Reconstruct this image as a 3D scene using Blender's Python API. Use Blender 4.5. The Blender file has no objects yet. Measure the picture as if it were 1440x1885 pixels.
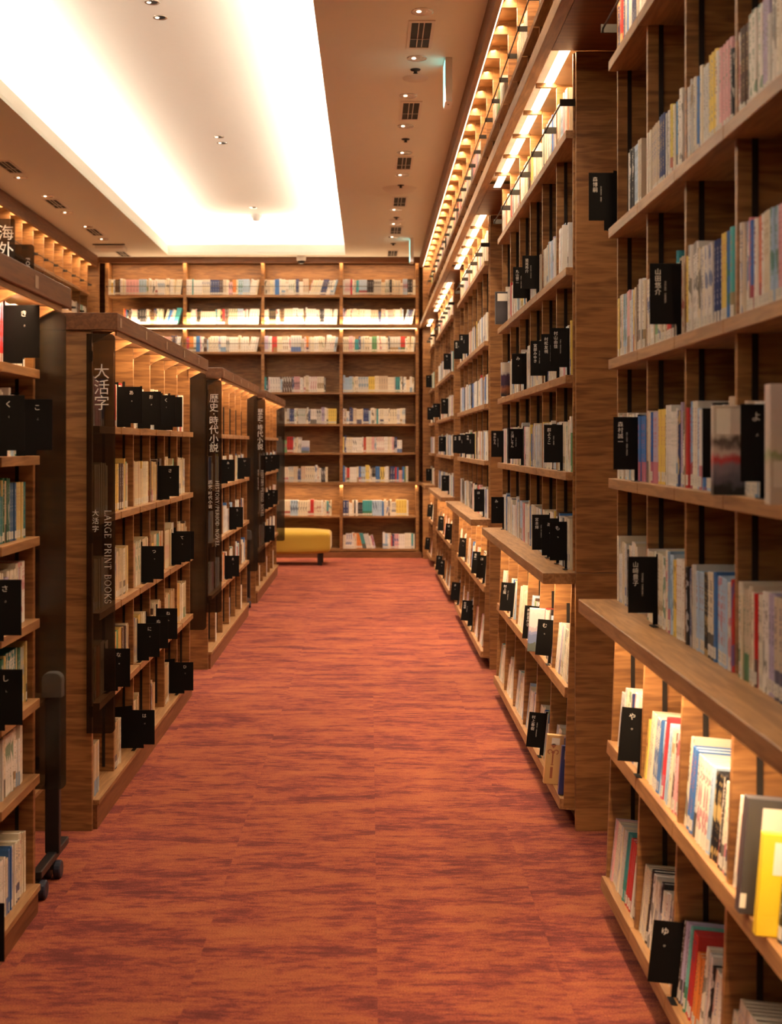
import bpy, math, random
from mathutils import Matrix, Vector
PI = math.pi
R_ = math.radians
random.seed(11)
scene = bpy.context.scene
COL = scene.collection

# ------------------------------------------------------------------ camera, world, exposure
EYE = 1.45
FPX = 2386.0                      # focal length in pixels of the 1440 x 1885 frame
cam = bpy.data.cameras.new('camera')
cam.sensor_fit = 'VERTICAL'
cam.sensor_height = 36.0
cam.sensor_width = 36.0 * 1440 / 1885
cam.lens = FPX / 1885 * 36.0
cam.shift_x = 39.0 / 1885
cam.shift_y = -124.5 / 1885
cam.clip_start = 0.05
cam.dof.use_dof = True
cam.dof.focus_distance = 5.6
cam.dof.aperture_fstop = 4.5
camo = bpy.data.objects.new('camera', cam)
COL.objects.link(camo)
camo.location = (0, 0, EYE)
camo.rotation_euler = (PI / 2, 0, 0)
scene.camera = camo
vs = scene.view_settings
vs.view_transform = 'Standard'
vs.look = 'None'
vs.gamma = 1
vs.use_curve_mapping = False
vs.exposure = 0.2
world = bpy.data.worlds.new('world')
scene.world = world
world.use_nodes = True
wb = world.node_tree.nodes['Background']
wb.inputs[0].default_value = (1.0, 0.78, 0.6, 1)
wb.inputs[1].default_value = 0.03

# ------------------------------------------------------------------ room measures
PER, U0, UL = 3.48, 1.38, 2.66      # period of the bays, near end of the nearest, length of a unit
XR, XL, XW, YE = 0.766, -1.05, -3.57, 16.60   # planes of the divider fronts
HC = 2.646 * EYE                     # ceiling
CX0, CX1, CY1 = -2.545, -0.305, 16.32  # the coffer opening
WARM = (1.0, 0.66, 0.37)
COVEC = (1.0, 0.86, 0.70)
DOWN = (1.0, 0.82, 0.63)

def area(name, loc, size, power, color, rot=(0, 0, 0), spread=180):
    l = bpy.data.lights.new(name, 'AREA')
    l.shape = 'RECTANGLE'
    l.size, l.size_y = size
    l.energy = power
    l.color = color
    l.spread = R_(spread)
    o = bpy.data.objects.new(name, l)
    COL.objects.link(o)
    o.location = loc
    o.rotation_euler = rot
    return o

def spot(name, loc, power, color=DOWN, angle=100, blend=0.9, tilt=(0, 0, 0), r=0.035):
    l = bpy.data.lights.new(name, 'SPOT')
    l.energy = power
    l.color = color
    l.spot_size = R_(angle)
    l.spot_blend = blend
    l.shadow_soft_size = r
    o = bpy.data.objects.new(name, l)
    COL.objects.link(o)
    o.location = loc
    o.rotation_euler = tilt
    return o

# cove light lying in the trough all round the coffer, shining up and inwards
CZ = HC + 0.098
CP = 66
area('cove_light_right', (CX1 + 0.13, CY1 / 2 - 0.5, CZ), (0.06, CY1 + 1.0), CP * 16.5 / 4, COVEC, (PI, R_(-48), 0))
area('cove_light_left', (CX0 - 0.13, CY1 / 2 - 0.5, CZ), (0.06, CY1 + 1.0), CP * 16.5 / 4, COVEC, (PI, R_(48), 0))
area('cove_light_end', ((CX0 + CX1) / 2, CY1 + 0.08, CZ), (2.24, 0.06), CP * 2.3 / 4, COVEC, (PI + R_(30), 0, 0))

# ------------------------------------------------------------------ materials
MATS = {}
def newmat(name):
    m = bpy.data.materials.new(name)
    m.use_nodes = True
    nt = m.node_tree
    b = nt.nodes['Principled BSDF']
    MATS[name] = m
    return m, nt, b

def N(nt, t, **kw):
    n = nt.nodes.new(t)
    for k, v in kw.items():
        setattr(n, k, v)
    return n

def plain(name, col, rough=0.6, metal=0.0, spec=0.5):
    m, nt, b = newmat(name)
    tc = N(nt, 'ShaderNodeTexCoord')
    nz = N(nt, 'ShaderNodeTexNoise')
    nz.inputs['Scale'].default_value = 60
    mp = N(nt, 'ShaderNodeMapRange')
    mp.inputs['To Min'].default_value = rough - 0.06
    mp.inputs['To Max'].default_value = rough + 0.06
    nt.links.new(tc.outputs['Object'], nz.inputs['Vector'])
    nt.links.new(nz.outputs['Fac'], mp.inputs['Value'])
    nt.links.new(mp.outputs['Result'], b.inputs['Roughness'])
    b.inputs['Base Color'].default_value = (*col, 1)
    b.inputs['Metallic'].default_value = metal
    b.inputs['Specular IOR Level'].default_value = spec
    return m

def emit(name, col, strength):
    m, nt, b = newmat(name)
    b.inputs['Base Color'].default_value = (*col, 1)
    b.inputs['Emission Color'].default_value = (*col, 1)
    b.inputs['Emission Strength'].default_value = strength
    return m

def oak(name, sc, dark, light, rough=0.45):
    """oak: sc stretches the grain; small numbers run along the grain"""
    m, nt, b = newmat(name)
    tc = N(nt, 'ShaderNodeTexCoord')
    mp = N(nt, 'ShaderNodeMapping')
    mp.inputs['Scale'].default_value = sc
    oi = N(nt, 'ShaderNodeObjectInfo')
    ad = N(nt, 'ShaderNodeVectorMath', operation='ADD')
    ml = N(nt, 'ShaderNodeMath', operation='MULTIPLY')
    ml.inputs[1].default_value = 37.0
    nt.links.new(oi.outputs['Random'], ml.inputs[0])
    nt.links.new(tc.outputs['Object'], mp.inputs['Vector'])
    nt.links.new(mp.outputs['Vector'], ad.inputs[0])
    nt.links.new(ml.outputs[0], ad.inputs[1])
    # fine pores along the grain, wavy growth lines and broad tone
    n1 = N(nt, 'ShaderNodeTexNoise')
    n1.inputs['Scale'].default_value = 1.0
    n1.inputs['Detail'].default_value = 4
    n1.inputs['Roughness'].default_value = 0.6
    mpf = N(nt, 'ShaderNodeVectorMath', operation='MULTIPLY')
    mpf.inputs[1].default_value = (4.0, 4.0, 7.0)
    nt.links.new(ad.outputs[0], mpf.inputs[0])
    n2 = N(nt, 'ShaderNodeTexNoise')
    n2.inputs['Scale'].default_value = 1.0
    n2.inputs['Detail'].default_value = 3
    nt.links.new(mpf.outputs[0], n2.inputs['Vector'])
    nt.links.new(ad.outputs[0], n1.inputs['Vector'])
    # growth lines: contour lines of a slow noise
    ct = N(nt, 'ShaderNodeMath', operation='MULTIPLY')
    ct.inputs[1].default_value = 48.0
    nt.links.new(n1.outputs['Fac'], ct.inputs[0])
    fr = N(nt, 'ShaderNodeMath', operation='SINE')
    nt.links.new(ct.outputs[0], fr.inputs[0])
    cr = N(nt, 'ShaderNodeValToRGB')
    cr.color_ramp.elements[0].position = 0.34
    cr.color_ramp.elements[0].color = (*dark, 1)
    cr.color_ramp.elements[1].position = 0.66
    cr.color_ramp.elements[1].color = (*light, 1)
    mx = N(nt, 'ShaderNodeMath', operation='MULTIPLY_ADD')
    mx.inputs[1].default_value = 0.40
    m2 = N(nt, 'ShaderNodeMath', operation='MULTIPLY_ADD')
    m2.inputs[1].default_value = 0.36
    m3 = N(nt, 'ShaderNodeMath', operation='MULTIPLY_ADD')
    m3.inputs[1].default_value = 0.07
    m3.inputs[2].default_value = 0.12
    nt.links.new(fr.outputs[0], m3.inputs[0])
    nt.links.new(n2.outputs['Fac'], m2.inputs[0])
    nt.links.new(m3.outputs[0], m2.inputs[2])
    nt.links.new(n1.outputs['Fac'], mx.inputs[0])
    nt.links.new(m2.outputs[0], mx.inputs[2])
    nt.links.new(mx.outputs[0], cr.inputs['Fac'])
    nt.links.new(cr.outputs['Color'], b.inputs['Base Color'])
    b.inputs['Roughness'].default_value = rough
    bp = N(nt, 'ShaderNodeBump')
    bp.inputs['Strength'].default_value = 0.15
    bp.inputs['Distance'].default_value = 0.002
    nt.links.new(n2.outputs['Fac'], bp.inputs['Height'])
    nt.links.new(bp.outputs['Normal'], b.inputs['Normal'])
    return m

OAKD, OAKL = (0.14, 0.057, 0.018), (0.385, 0.185, 0.062)
oak('oak_panel', (1.3, 1.3, 11), OAKD, OAKL)
oak('oak_board', (1.3, 14, 14), (0.20, 0.092, 0.034), (0.41, 0.215, 0.085))
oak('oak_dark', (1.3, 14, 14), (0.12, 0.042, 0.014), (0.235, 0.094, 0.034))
plain('black_plate', (0.006, 0.0055, 0.0055), 0.6, 0.0, 0.12)
plain('rail_metal', (0.02, 0.016, 0.014), 0.55, 0.0, 0.2)
plain('bracket_metal', (0.022, 0.019, 0.017), 0.5, 0.0, 0.3)
plain('white_ink', (0.80, 0.78, 0.74), 0.6)
plain('paper_white', (0.80, 0.77, 0.70), 0.6)
plain('label_grey', (0.62, 0.60, 0.55), 0.6)
plain('vent_frame', (0.70, 0.66, 0.60), 0.5)
plain('vent_dark', (0.010, 0.009, 0.008), 0.7)
plain('steel_rim', (0.75, 0.70, 0.62), 0.25, 0.7)
plain('leg_black', (0.014, 0.013, 0.014), 0.4)
plain('caster_blue', (0.022, 0.024, 0.045), 0.45)
plain('grey_plastic', (0.66, 0.68, 0.68), 0.35)
plain('white_plastic', (0.78, 0.76, 0.72), 0.45)
plain('dome_glass', (0.02, 0.018, 0.02), 0.12)
plain('clear_tag', (0.40, 0.27, 0.18), 0.3)
emit('led_strip', (1.0, 0.80, 0.50), 5.0)
emit('lamp_glow', (1.0, 0.82, 0.60), 4.0)
emit('exit_panel', (0.35, 0.95, 0.85), 1.6)

def paint(name, col, rough, s):
    m, nt, b = newmat(name)
    tc = N(nt, 'ShaderNodeTexCoord')
    nz = N(nt, 'ShaderNodeTexNoise')
    nz.inputs['Scale'].default_value = s
    cr = N(nt, 'ShaderNodeValToRGB')
    cr.color_ramp.elements[0].color = (*[c * 0.97 for c in col], 1)
    cr.color_ramp.elements[1].color = (*col, 1)
    nt.links.new(tc.outputs['Object'], nz.inputs['Vector'])
    nt.links.new(nz.outputs['Fac'], cr.inputs['Fac'])
    nt.links.new(cr.outputs['Color'], b.inputs['Base Color'])
    b.inputs['Roughness'].default_value = rough
paint('ceiling_paint', (0.78, 0.77, 0.68), 0.7, 20)
paint('coffer_paint', (0.86, 0.84, 0.77), 0.8, 20)

def carpet():
    m, nt, b = newmat('carpet')
    tc = N(nt, 'ShaderNodeTexCoord')
    # carpet tiles of half a metre, each with its own piece of the pattern
    sp = N(nt, 'ShaderNodeVectorMath', operation='ADD')
    sp.inputs[1].default_value = (10.48, 10.0, 0)
    nt.links.new(tc.outputs['Object'], sp.inputs[0])
    sn = N(nt, 'ShaderNodeVectorMath', operation='SNAP')
    sn.inputs[1].default_value = (0.5, 0.5, 0.5)
    nt.links.new(sp.outputs[0], sn.inputs[0])
    wn = N(nt, 'ShaderNodeTexWhiteNoise', noise_dimensions='3D')
    nt.links.new(sn.outputs[0], wn.inputs['Vector'])
    off = N(nt, 'ShaderNodeVectorMath', operation='SCALE')
    off.inputs['Scale'].default_value = 0.10
    nt.links.new(wn.outputs['Color'], off.inputs[0])
    ad = N(nt, 'ShaderNodeVectorMath', operation='ADD')
    nt.links.new(tc.outputs['Object'], ad.inputs[0])
    nt.links.new(off.outputs[0], ad.inputs[1])
    def noise(sx, sy, det, rough, dist=0.0):
        mp = N(nt, 'ShaderNodeMapping')
        mp.inputs['Scale'].default_value = (sx, sy, 1)
        nz = N(nt, 'ShaderNodeTexNoise')
        nz.inputs['Scale'].default_value = 1
        nz.inputs['Detail'].default_value = det
        nz.inputs['Roughness'].default_value = rough
        nz.inputs['Distortion'].default_value = dist
        nt.links.new(ad.outputs[0], mp.inputs['Vector'])
        nt.links.new(mp.outputs['Vector'], nz.inputs['Vector'])
        return nz
    a = noise(2.3, 8.0, 10, 0.76, 0.15)
    c = noise(13, 48, 6, 0.75)
    d = noise(220, 300, 2, 0.6)
    mix = N(nt, 'ShaderNodeMath', operation='MULTIPLY_ADD')
    mix.inputs[1].default_value = 0.36
    mix0 = N(nt, 'ShaderNodeMath', operation='MULTIPLY')
    mix0.inputs[1].default_value = 0.64
    nt.links.new(a.outputs['Fac'], mix0.inputs[0])
    nt.links.new(c.outputs['Fac'], mix.inputs[0])
    nt.links.new(mix0.outputs[0], mix.inputs[2])
    cr = N(nt, 'ShaderNodeValToRGB')
    e = cr.color_ramp.elements
    e[0].position = 0.40; e[0].color = (0.115, 0.028, 0.026, 1)
    e[1].position = 0.60; e[1].color = (0.335, 0.108, 0.050, 1)
    for p, col in ((0.455, (0.165, 0.038, 0.034, 1)), (0.49, (0.245, 0.058, 0.040, 1)), (0.54, (0.305, 0.088, 0.044, 1))):
        k = e.new(p); k.color = col
    nt.links.new(mix.outputs[0], cr.inputs['Fac'])
    mm = N(nt, 'ShaderNodeMix', data_type='RGBA', blend_type='MULTIPLY')
    mm.inputs['Factor'].default_value = 1
    c2 = N(nt, 'ShaderNodeValToRGB')
    c2.color_ramp.elements[0].position = 0.25
    c2.color_ramp.elements[0].color = (0.42, 0.38, 0.37, 1)
    c2.color_ramp.elements[1].position = 0.75
    c2.color_ramp.elements[1].color = (1.3, 1.3, 1.25, 1)
    nt.links.new(d.outputs['Fac'], c2.inputs['Fac'])
    nt.links.new(cr.outputs['Color'], mm.inputs['A'])
    nt.links.new(c2.outputs['Color'], mm.inputs['B'])
    nt.links.new(mm.outputs['Result'], b.inputs['Base Color'])
    b.inputs['Roughness'].default_value = 0.95
    b.inputs['Specular IOR Level'].default_value = 0.15
    bp = N(nt, 'ShaderNodeBump')
    bp.inputs['Strength'].default_value = 0.35
    bp.inputs['Distance'].default_value = 0.003
    nt.links.new(d.outputs['Fac'], bp.inputs['Height'])
    nt.links.new(bp.outputs['Normal'], b.inputs['Normal'])
carpet()

def fabric():
    m, nt, b = newmat('mustard_fabric')
    tc = N(nt, 'ShaderNodeTexCoord')
    nz = N(nt, 'ShaderNodeTexNoise')
    nz.inputs['Scale'].default_value = 250
    cr = N(nt, 'ShaderNodeValToRGB')
    cr.color_ramp.elements[0].color = (0.36, 0.21, 0.018, 1)
    cr.color_ramp.elements[1].color = (0.56, 0.36, 0.035, 1)
    nt.links.new(tc.outputs['Object'], nz.inputs['Vector'])
    nt.links.new(nz.outputs['Fac'], cr.inputs['Fac'])
    nt.links.new(cr.outputs['Color'], b.inputs['Base Color'])
    b.inputs['Roughness'].default_value = 0.9
    b.inputs['Sheen Weight'].default_value = 0.2
fabric()

def acrylic():
    m, nt, b = newmat('smoked_acrylic')
    tr = N(nt, 'ShaderNodeBsdfTransparent')
    tr.inputs['Color'].default_value = (0.40, 0.385, 0.37, 1)
    gl = N(nt, 'ShaderNodeBsdfGlossy')
    gl.inputs['Roughness'].default_value = 0.22
    gl.inputs['Color'].default_value = (0.9, 0.85, 0.8, 1)
    nz = N(nt, 'ShaderNodeTexNoise')
    nz.inputs['Scale'].default_value = 3
    tc = N(nt, 'ShaderNodeTexCoord')
    nt.links.new(tc.outputs['Object'], nz.inputs['Vector'])
    mr = N(nt, 'ShaderNodeMapRange')
    mr.inputs['To Min'].default_value = 0.035
    mr.inputs['To Max'].default_value = 0.06
    nt.links.new(nz.outputs['Fac'], mr.inputs['Value'])
    df = N(nt, 'ShaderNodeBsdfDiffuse')
    df.inputs['Color'].default_value = (0.05, 0.04, 0.034, 1)
    m1 = N(nt, 'ShaderNodeMixShader')
    m1.inputs[0].default_value = 0.12
    nt.links.new(tr.outputs[0], m1.inputs[1])
    nt.links.new(df.outputs[0], m1.inputs[2])
    mx = N(nt, 'ShaderNodeMixShader')
    nt.links.new(mr.outputs['Result'], mx.inputs[0])
    nt.links.new(m1.outputs[0], mx.inputs[1])
    nt.links.new(gl.outputs[0], mx.inputs[2])
    nt.links.new(mx.outputs[0], nt.nodes['Material Output'].inputs['Surface'])
acrylic()

def bookmat():
    """spine colour from the mesh; title marks, art patches and call-number sticker laid out in the spine's own UV"""
    m, nt, b = newmat('book_jacket')
    L = nt.links.new
    at = N(nt, 'ShaderNodeAttribute', attribute_name='bcol')
    a2 = N(nt, 'ShaderNodeAttribute', attribute_name='bink')
    uv = N(nt, 'ShaderNodeUVMap', uv_map='UVMap')
    sx = N(nt, 'ShaderNodeSeparateXYZ')
    L(uv.outputs['UV'], sx.inputs[0])
    def M(op, a, bb=None, c=None):
        n = N(nt, 'ShaderNodeMath', operation=op)
        for i, v in enumerate((a, bb, c)):
            if v is None: continue
            if isinstance(v, (int, float)): n.inputs[i].default_value = v
            else: L(v, n.inputs[i])
        return n.outputs[0]
    u, v = sx.outputs[0], sx.outputs[1]
    seed = a2.outputs['Alpha']; en = at.outputs['Alpha']
    def noise(au, av, ks, thr):
        cx = N(nt, 'ShaderNodeCombineXYZ')
        L(M('MULTIPLY', u, au), cx.inputs[0]); L(M('MULTIPLY', v, av), cx.inputs[1]); L(M('MULTIPLY', seed, ks), cx.inputs[2])
        nz = N(nt, 'ShaderNodeTexNoise'); nz.inputs['Scale'].default_value = 1; nz.inputs['Detail'].default_value = 2
        L(cx.outputs[0], nz.inputs['Vector'])
        return M('GREATER_THAN', nz.outputs['Fac'], thr), nz
    inr = lambda x, lo, hi: M('MULTIPLY', M('GREATER_THAN', x, lo), M('LESS_THAN', x, hi))
    t, _ = noise(3.2, 52, 61, 0.52)
    title = M('MULTIPLY', M('MULTIPLY', t, inr(u, 0.30, 0.70)), inr(v, 0.50, 0.92))
    t2, _ = noise(5.0, 70, 23, 0.52)
    auth = M('MULTIPLY', M('MULTIPLY', t2, inr(u, 0.36, 0.64)), inr(v, 0.24, 0.42))
    art, nzA = noise(1.1, 3.0, 97, 0.56)
    # only some books carry art or a band: fractional part of the seed decides
    fr = M('FRACT', M('MULTIPLY', seed, 7.31))
    art = M('MULTIPLY', art, M('LESS_THAN', fr, 0.38))
    band = M('MULTIPLY', inr(v, 0.0, 0.30), M('GREATER_THAN', fr, 0.86))
    stick = M('MULTIPLY', inr(u, 0.08, 0.92), inr(v, 0.035, 0.165))
    stick = M('MULTIPLY', stick, M('GREATER_THAN', M('FRACT', M('MULTIPLY', seed, 3.77)), 0.25))
    t3, _ = noise(4, 120, 11, 0.55)
    stickink = M('MULTIPLY', M('MULTIPLY', t3, inr(u, 0.28, 0.72)), inr(v, 0.06, 0.145))
    def mixc(fac, A, B):
        mx = N(nt, 'ShaderNodeMix', data_type='RGBA')
        L(fac, mx.inputs['Factor'])
        for key, val in (('A', A), ('B', B)):
            if isinstance(val, tuple): mx.inputs[key].default_value = val
            else: L(val, mx.inputs[key])
        return mx.outputs['Result']
    base, ink = at.outputs['Color'], a2.outputs['Color']
    c = mixc(M('MULTIPLY', M('MULTIPLY', art, 0.75), en), base, ink)
    c = mixc(M('MULTIPLY', M('MULTIPLY', band, 0.9), en), c, ink)
    c = mixc(M('MULTIPLY', M('MULTIPLY', M('MAXIMUM', title, auth), 0.75), en), c, ink)
    c = mixc(M('MULTIPLY', stick, en), c, (0.70, 0.68, 0.62, 1))
    c = mixc(M('MULTIPLY', M('MULTIPLY', M('MULTIPLY', stick, stickink), 0.6), en), c, (0.12, 0.12, 0.14, 1))
    L(c, b.inputs['Base Color'])
    b.inputs['Roughness'].default_value = 0.38
    b.inputs['Specular IOR Level'].default_value = 0.35
bookmat()

# ------------------------------------------------------------------ mesh helpers
class MB:
    def __init__(s):
        s.v, s.f = [], []
    def box(s, x0, x1, y0, y1, z0, z1):
        n = len(s.v)
        s.v += [(x0, y0, z0), (x1, y0, z0), (x1, y1, z0), (x0, y1, z0), (x0, y0, z1), (x1, y0, z1), (x1, y1, z1), (x0, y1, z1)]
        s.f += [tuple(n + i for i in q) for q in ((0, 3, 2, 1), (4, 5, 6, 7), (0, 1, 5, 4), (1, 2, 6, 5), (2, 3, 7, 6), (3, 0, 4, 7))]
        return s
    def prism(s, pts, axis, a0, a1):
        """extrude a polygon; axis 0: pts are (y,z), 1: (x,z), 2: (x,y)"""
        n = len(s.v); k = len(pts)
        for a in (a0, a1):
            for p, q in pts:
                s.v.append((a, p, q) if axis == 0 else (p, a, q) if axis == 1 else (p, q, a))
        s.f.append(tuple(n + i for i in range(k))[::-1])
        s.f.append(tuple(n + k + i for i in range(k)))
        for i in range(k):
            j = (i + 1) % k
            s.f.append((n + i, n + j, n + k + j, n + k + i))
        return s
    def tube(s, p, q, r, seg=10):
        p, q = Vector(p), Vector(q)
        d = (q - p).normalized()
        a = d.orthogonal().normalized(); b = d.cross(a)
        n = len(s.v)
        for c in (p, q):
            for i in range(seg):
                t = 2 * PI * i / seg
                s.v.append(tuple(c + a * math.cos(t) * r + b * math.sin(t) * r))
        s.f.append(tuple(n + i for i in range(seg))[::-1])
        s.f.append(tuple(n + seg + i for i in range(seg)))
        for i in range(seg):
            j = (i + 1) % seg
            s.f.append((n + i, n + j, n + seg + j, n + seg + i))
        return s
    def lathe(s, prof, c=(0, 0, 0), seg=24):
        """prof: list of (r,z)"""
        n = len(s.v); k = len(prof)
        for i in range(seg):
            t = 2 * PI * i / seg
            for r, z in prof:
                s.v.append((c[0] + r * math.cos(t), c[1] + r * math.sin(t), c[2] + z))
        for i in range(seg):
            j = (i + 1) % seg
            for m in range(k - 1):
                s.f.append((n + i * k + m, n + j * k + m, n + j * k + m + 1, n + i * k + m + 1))
        return s
    def rbox(s, x0, x1, y0, y1, z0, z1, t, yc):
        """box turned by t radians about the x axis through (yc, z1)"""
        n = len(s.v)
        s.box(x0, x1, y0, y1, z0, z1)
        for i in range(n, n + 8):
            x, y, z = s.v[i]
            dy, dz = y - yc, z - z1
            s.v[i] = (x, yc + dy * math.cos(t) - dz * math.sin(t), z1 + dy * math.sin(t) + dz * math.cos(t))
        return s
    def build(s, name, mat, parent=None, bevel=0.0, smooth=False):
        me = bpy.data.meshes.new(name)
        me.from_pydata(s.v, [], s.f)
        me.materials.append(MATS[mat])
        if smooth:
            me.polygons.foreach_set('use_smooth', [True] * len(me.polygons))
        me.update()
        o = bpy.data.objects.new(name, me)
        COL.objects.link(o)
        if parent: o.parent = parent
        if bevel:
            md = o.modifiers.new('bevel', 'BEVEL'); md.width = bevel; md.segments = 1; md.limit_method = 'ANGLE'
        return o

def tag(o, label, cat, group=None, kind=None):
    if label: o['label'] = label
    if cat: o['category'] = cat
    if group: o['group'] = group
    if kind: o['kind'] = kind
    return o

def empty(name, loc=(0, 0, 0), rz=0.0):
    o = bpy.data.objects.new(name, None)
    o.empty_display_size = 0.05
    COL.objects.link(o)
    o.location = loc; o.rotation_euler = (0, 0, rz)
    return o

def struct(o):
    o['kind'] = 'structure'
    return o

# text set in the built-in font, turned into mesh
def text_mesh(ch, size):
    c = bpy.data.curves.new('t', 'FONT')
    c.body = ch; c.size = size; c.align_x = 'CENTER'; c.align_y = 'CENTER'; c.resolution_u = 2
    o = bpy.data.objects.new('t', c)
    COL.objects.link(o)
    dg = bpy.context.evaluated_depsgraph_get()
    me = bpy.data.meshes.new_from_object(o.evaluated_get(dg))
    bpy.data.objects.remove(o); bpy.data.curves.remove(c)
    return me

_tc = {}
def glyph(ch):
    if ch not in _tc:
        me = text_mesh(ch, 1.0)
        vv = [tuple(v.co) for v in me.vertices]; ff = [tuple(p.vertices) for p in me.polygons]
        if vv:
            cx = (min(v[0] for v in vv) + max(v[0] for v in vv)) / 2
            vv = [(v[0] - cx, v[1]) for v in vv]
        bpy.data.meshes.remove(me)
        _tc[ch] = (vv, ff)
    return _tc[ch]

def text_part(name, items, parent, mat='white_ink', flip=1):
    """items: (char, x, z, size, turn); lies in the local xz plane facing -y"""
    V_, F_ = [], []
    for ch, x, z, size, turn in items:
        vv, ff = glyph(ch)
        if not vv: continue
        yc = 0.36 if turn is False else 0.36
        n = len(V_)
        for a, b_ in vv:
            a, b_ = a * size, (b_ - 0.0) * size
            if turn: a, b_ = b_, -a
            V_.append((x + a * flip, 0, z + b_))
        F_ += [tuple(n + i for i in f) for f in ff]
    me = bpy.data.meshes.new(name)
    me.from_pydata(V_, [], F_)
    me.materials.append(MATS[mat])
    o = bpy.data.objects.new(name, me)
    COL.objects.link(o); o.parent = parent
    return o

# serif capitals drawn as strokes (x0,z0,x1,z1,weight)
TH, TK = 0.055, 0.125
def arc(cx, cz, rx, rz, a0, a1, n=10):
    out = []
    for i in range(n):
        t0 = R_(a0 + (a1 - a0) * i / n); t1 = R_(a0 + (a1 - a0) * (i + 1) / n)
        w = TH + (TK - TH) * abs(math.cos((t0 + t1) / 2))
        out.append((cx + rx * math.cos(t0), cz + rz * math.sin(t0), cx + rx * math.cos(t1), cz + rz * math.sin(t1), w))
    return out
def ser(*pts): return [(x - 0.09, z, x + 0.09, z, 0.04) for x, z in pts]
STEM = lambda x: [(x, 0, x, 1, TK)] + ser((x, 0.02), (x, 0.98))
SER = {
 'L': (0.62, STEM(.15) + [(.15, .02, .58, .02, TH), (.58, 0, .60, .2, TH)]),
 'A': (0.80, [(.08, 0, .40, 1, TH), (.40, 1, .72, 0, TK), (.2, .36, .6, .36, TH)] + ser((.08, .02), (.72, .02))),
 'R': (0.74, STEM(.15) + [(.15, .97, .38, .97, TH), (.15, .5, .38, .5, TH)] + arc(.38, .735, .22, .235, 90, -90) + [(.38, .5, .70, .02, TK)]),
 'G': (0.84, arc(.44, .5, .36, .48, 50, 330, 16) + [(.75, .0, .75, .42, TK)] + ser((.73, .42))),
 'E': (0.66, STEM(.15) + [(.15, .97, .56, .97, TH), (.56, .97, .57, .8, TH), (.15, .5, .48, .5, TH), (.15, .03, .60, .03, TH), (.60, .03, .61, .2, TH)]),
 'P': (0.66, STEM(.15) + [(.15, .97, .36, .97, TH), (.15, .46, .36, .46, TH)] + arc(.36, .715, .22, .255, 90, -90)),
 'I': (0.34, STEM(.17)),
 'N': (0.86, [(.15, 0, .15, 1, TH), (.15, 1, .70, 0, TK), (.70, 0, .70, 1, TH)] + ser((.15, .02), (.1, .98), (.70, .98))),
 'T': (0.70, [(.35, 0, .35, 1, TK), (.05, .97, .65, .97, TH), (.05, .97, .04, .8, TH), (.65, .97, .66, .8, TH)] + ser((.35, .02))),
 'B': (0.70, STEM(.15) + [(.15, .97, .36, .97, TH), (.15, .53, .38, .53, TH), (.15, .03, .38, .03, TH)] + arc(.36, .75, .18, .22, 90, -90) + arc(.38, .28, .23, .25, 90, -90)),
 'O': (0.88, arc(.44, .5, .36, .48, 0, 360, 20)),
 'K': (0.76, STEM(.15) + [(.2, .45, .64, .98, TH), (.32, .55, .70, .02, TK)] + ser((.64, .98), (.68, .02))),
 'S': (0.58, arc(.29, .74, .20, .24, 20, 270, 10) + arc(.29, .26, .22, .24, 90, -160, 10)),
 'H': (0.86, STEM(.15) + STEM(.70) + [(.15, .5, .70, .5, TH)]),
 'Y': (0.74, [(.37, 0, .37, .45, TK), (.37, .45, .06, .98, TK), (.37, .45, .68, .98, TH)] + ser((.37, .02), (.08, .98), (.66, .98))),
 'D': (0.80, STEM(.15) + [(.15, .97, .36, .97, TH), (.15, .03, .36, .03, TH)] + arc(.36, .5, .36, .47, 90, -90, 12)),
 'V': (0.78, [(.06, 1, .38, 0, TK), (.38, 0, .70, 1, TH)] + ser((.08, .98), (.68, .98))),
 '/': (0.45, [(.05, -.1, .38, 1.05, TH)]),
 ' ': (0.55, []),
}
def serif_part(name, s, x, ztop, cap, length, parent):
    """capitals reading downwards: their tops point right"""
    gaps = sum(SER[c][0] + 0.12 for c in s)
    sc = length / gaps
    V_, F_ = [], []
    pos = 0.0
    for c in s:
        w, st = SER[c]
        for x0, z0, x1, z1, wt in st:
            dx, dz = (x1 - x0) * sc, (z1 - z0) * cap
            L_ = math.hypot(dx, dz) or 1e-6
            nx, nz = -dz / L_ * wt * cap / 2, dx / L_ * wt * cap / 2
            ex, ez = dx / L_ * wt * cap * .2, dz / L_ * wt * cap * .2
            P = [((pos + x0) * sc - ex + nx, z0 * cap - ez + nz), ((pos + x1) * sc + ex + nx, z1 * cap + ez + nz),
                 ((pos + x1) * sc + ex - nx, z1 * cap + ez - nz), ((pos + x0) * sc - ex - nx, z0 * cap - ez - nz)]
            n = len(V_)
            V_ += [(x + b_, 0, ztop - a) for a, b_ in P]
            F_.append((n, n + 1, n + 2, n + 3))
        pos += w + 0.12
    me = bpy.data.meshes.new(name)
    me.from_pydata(V_, [], F_); me.materials.append(MATS['white_ink'])
    o = bpy.data.objects.new(name, me); COL.objects.link(o); o.parent = parent
    return o

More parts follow.
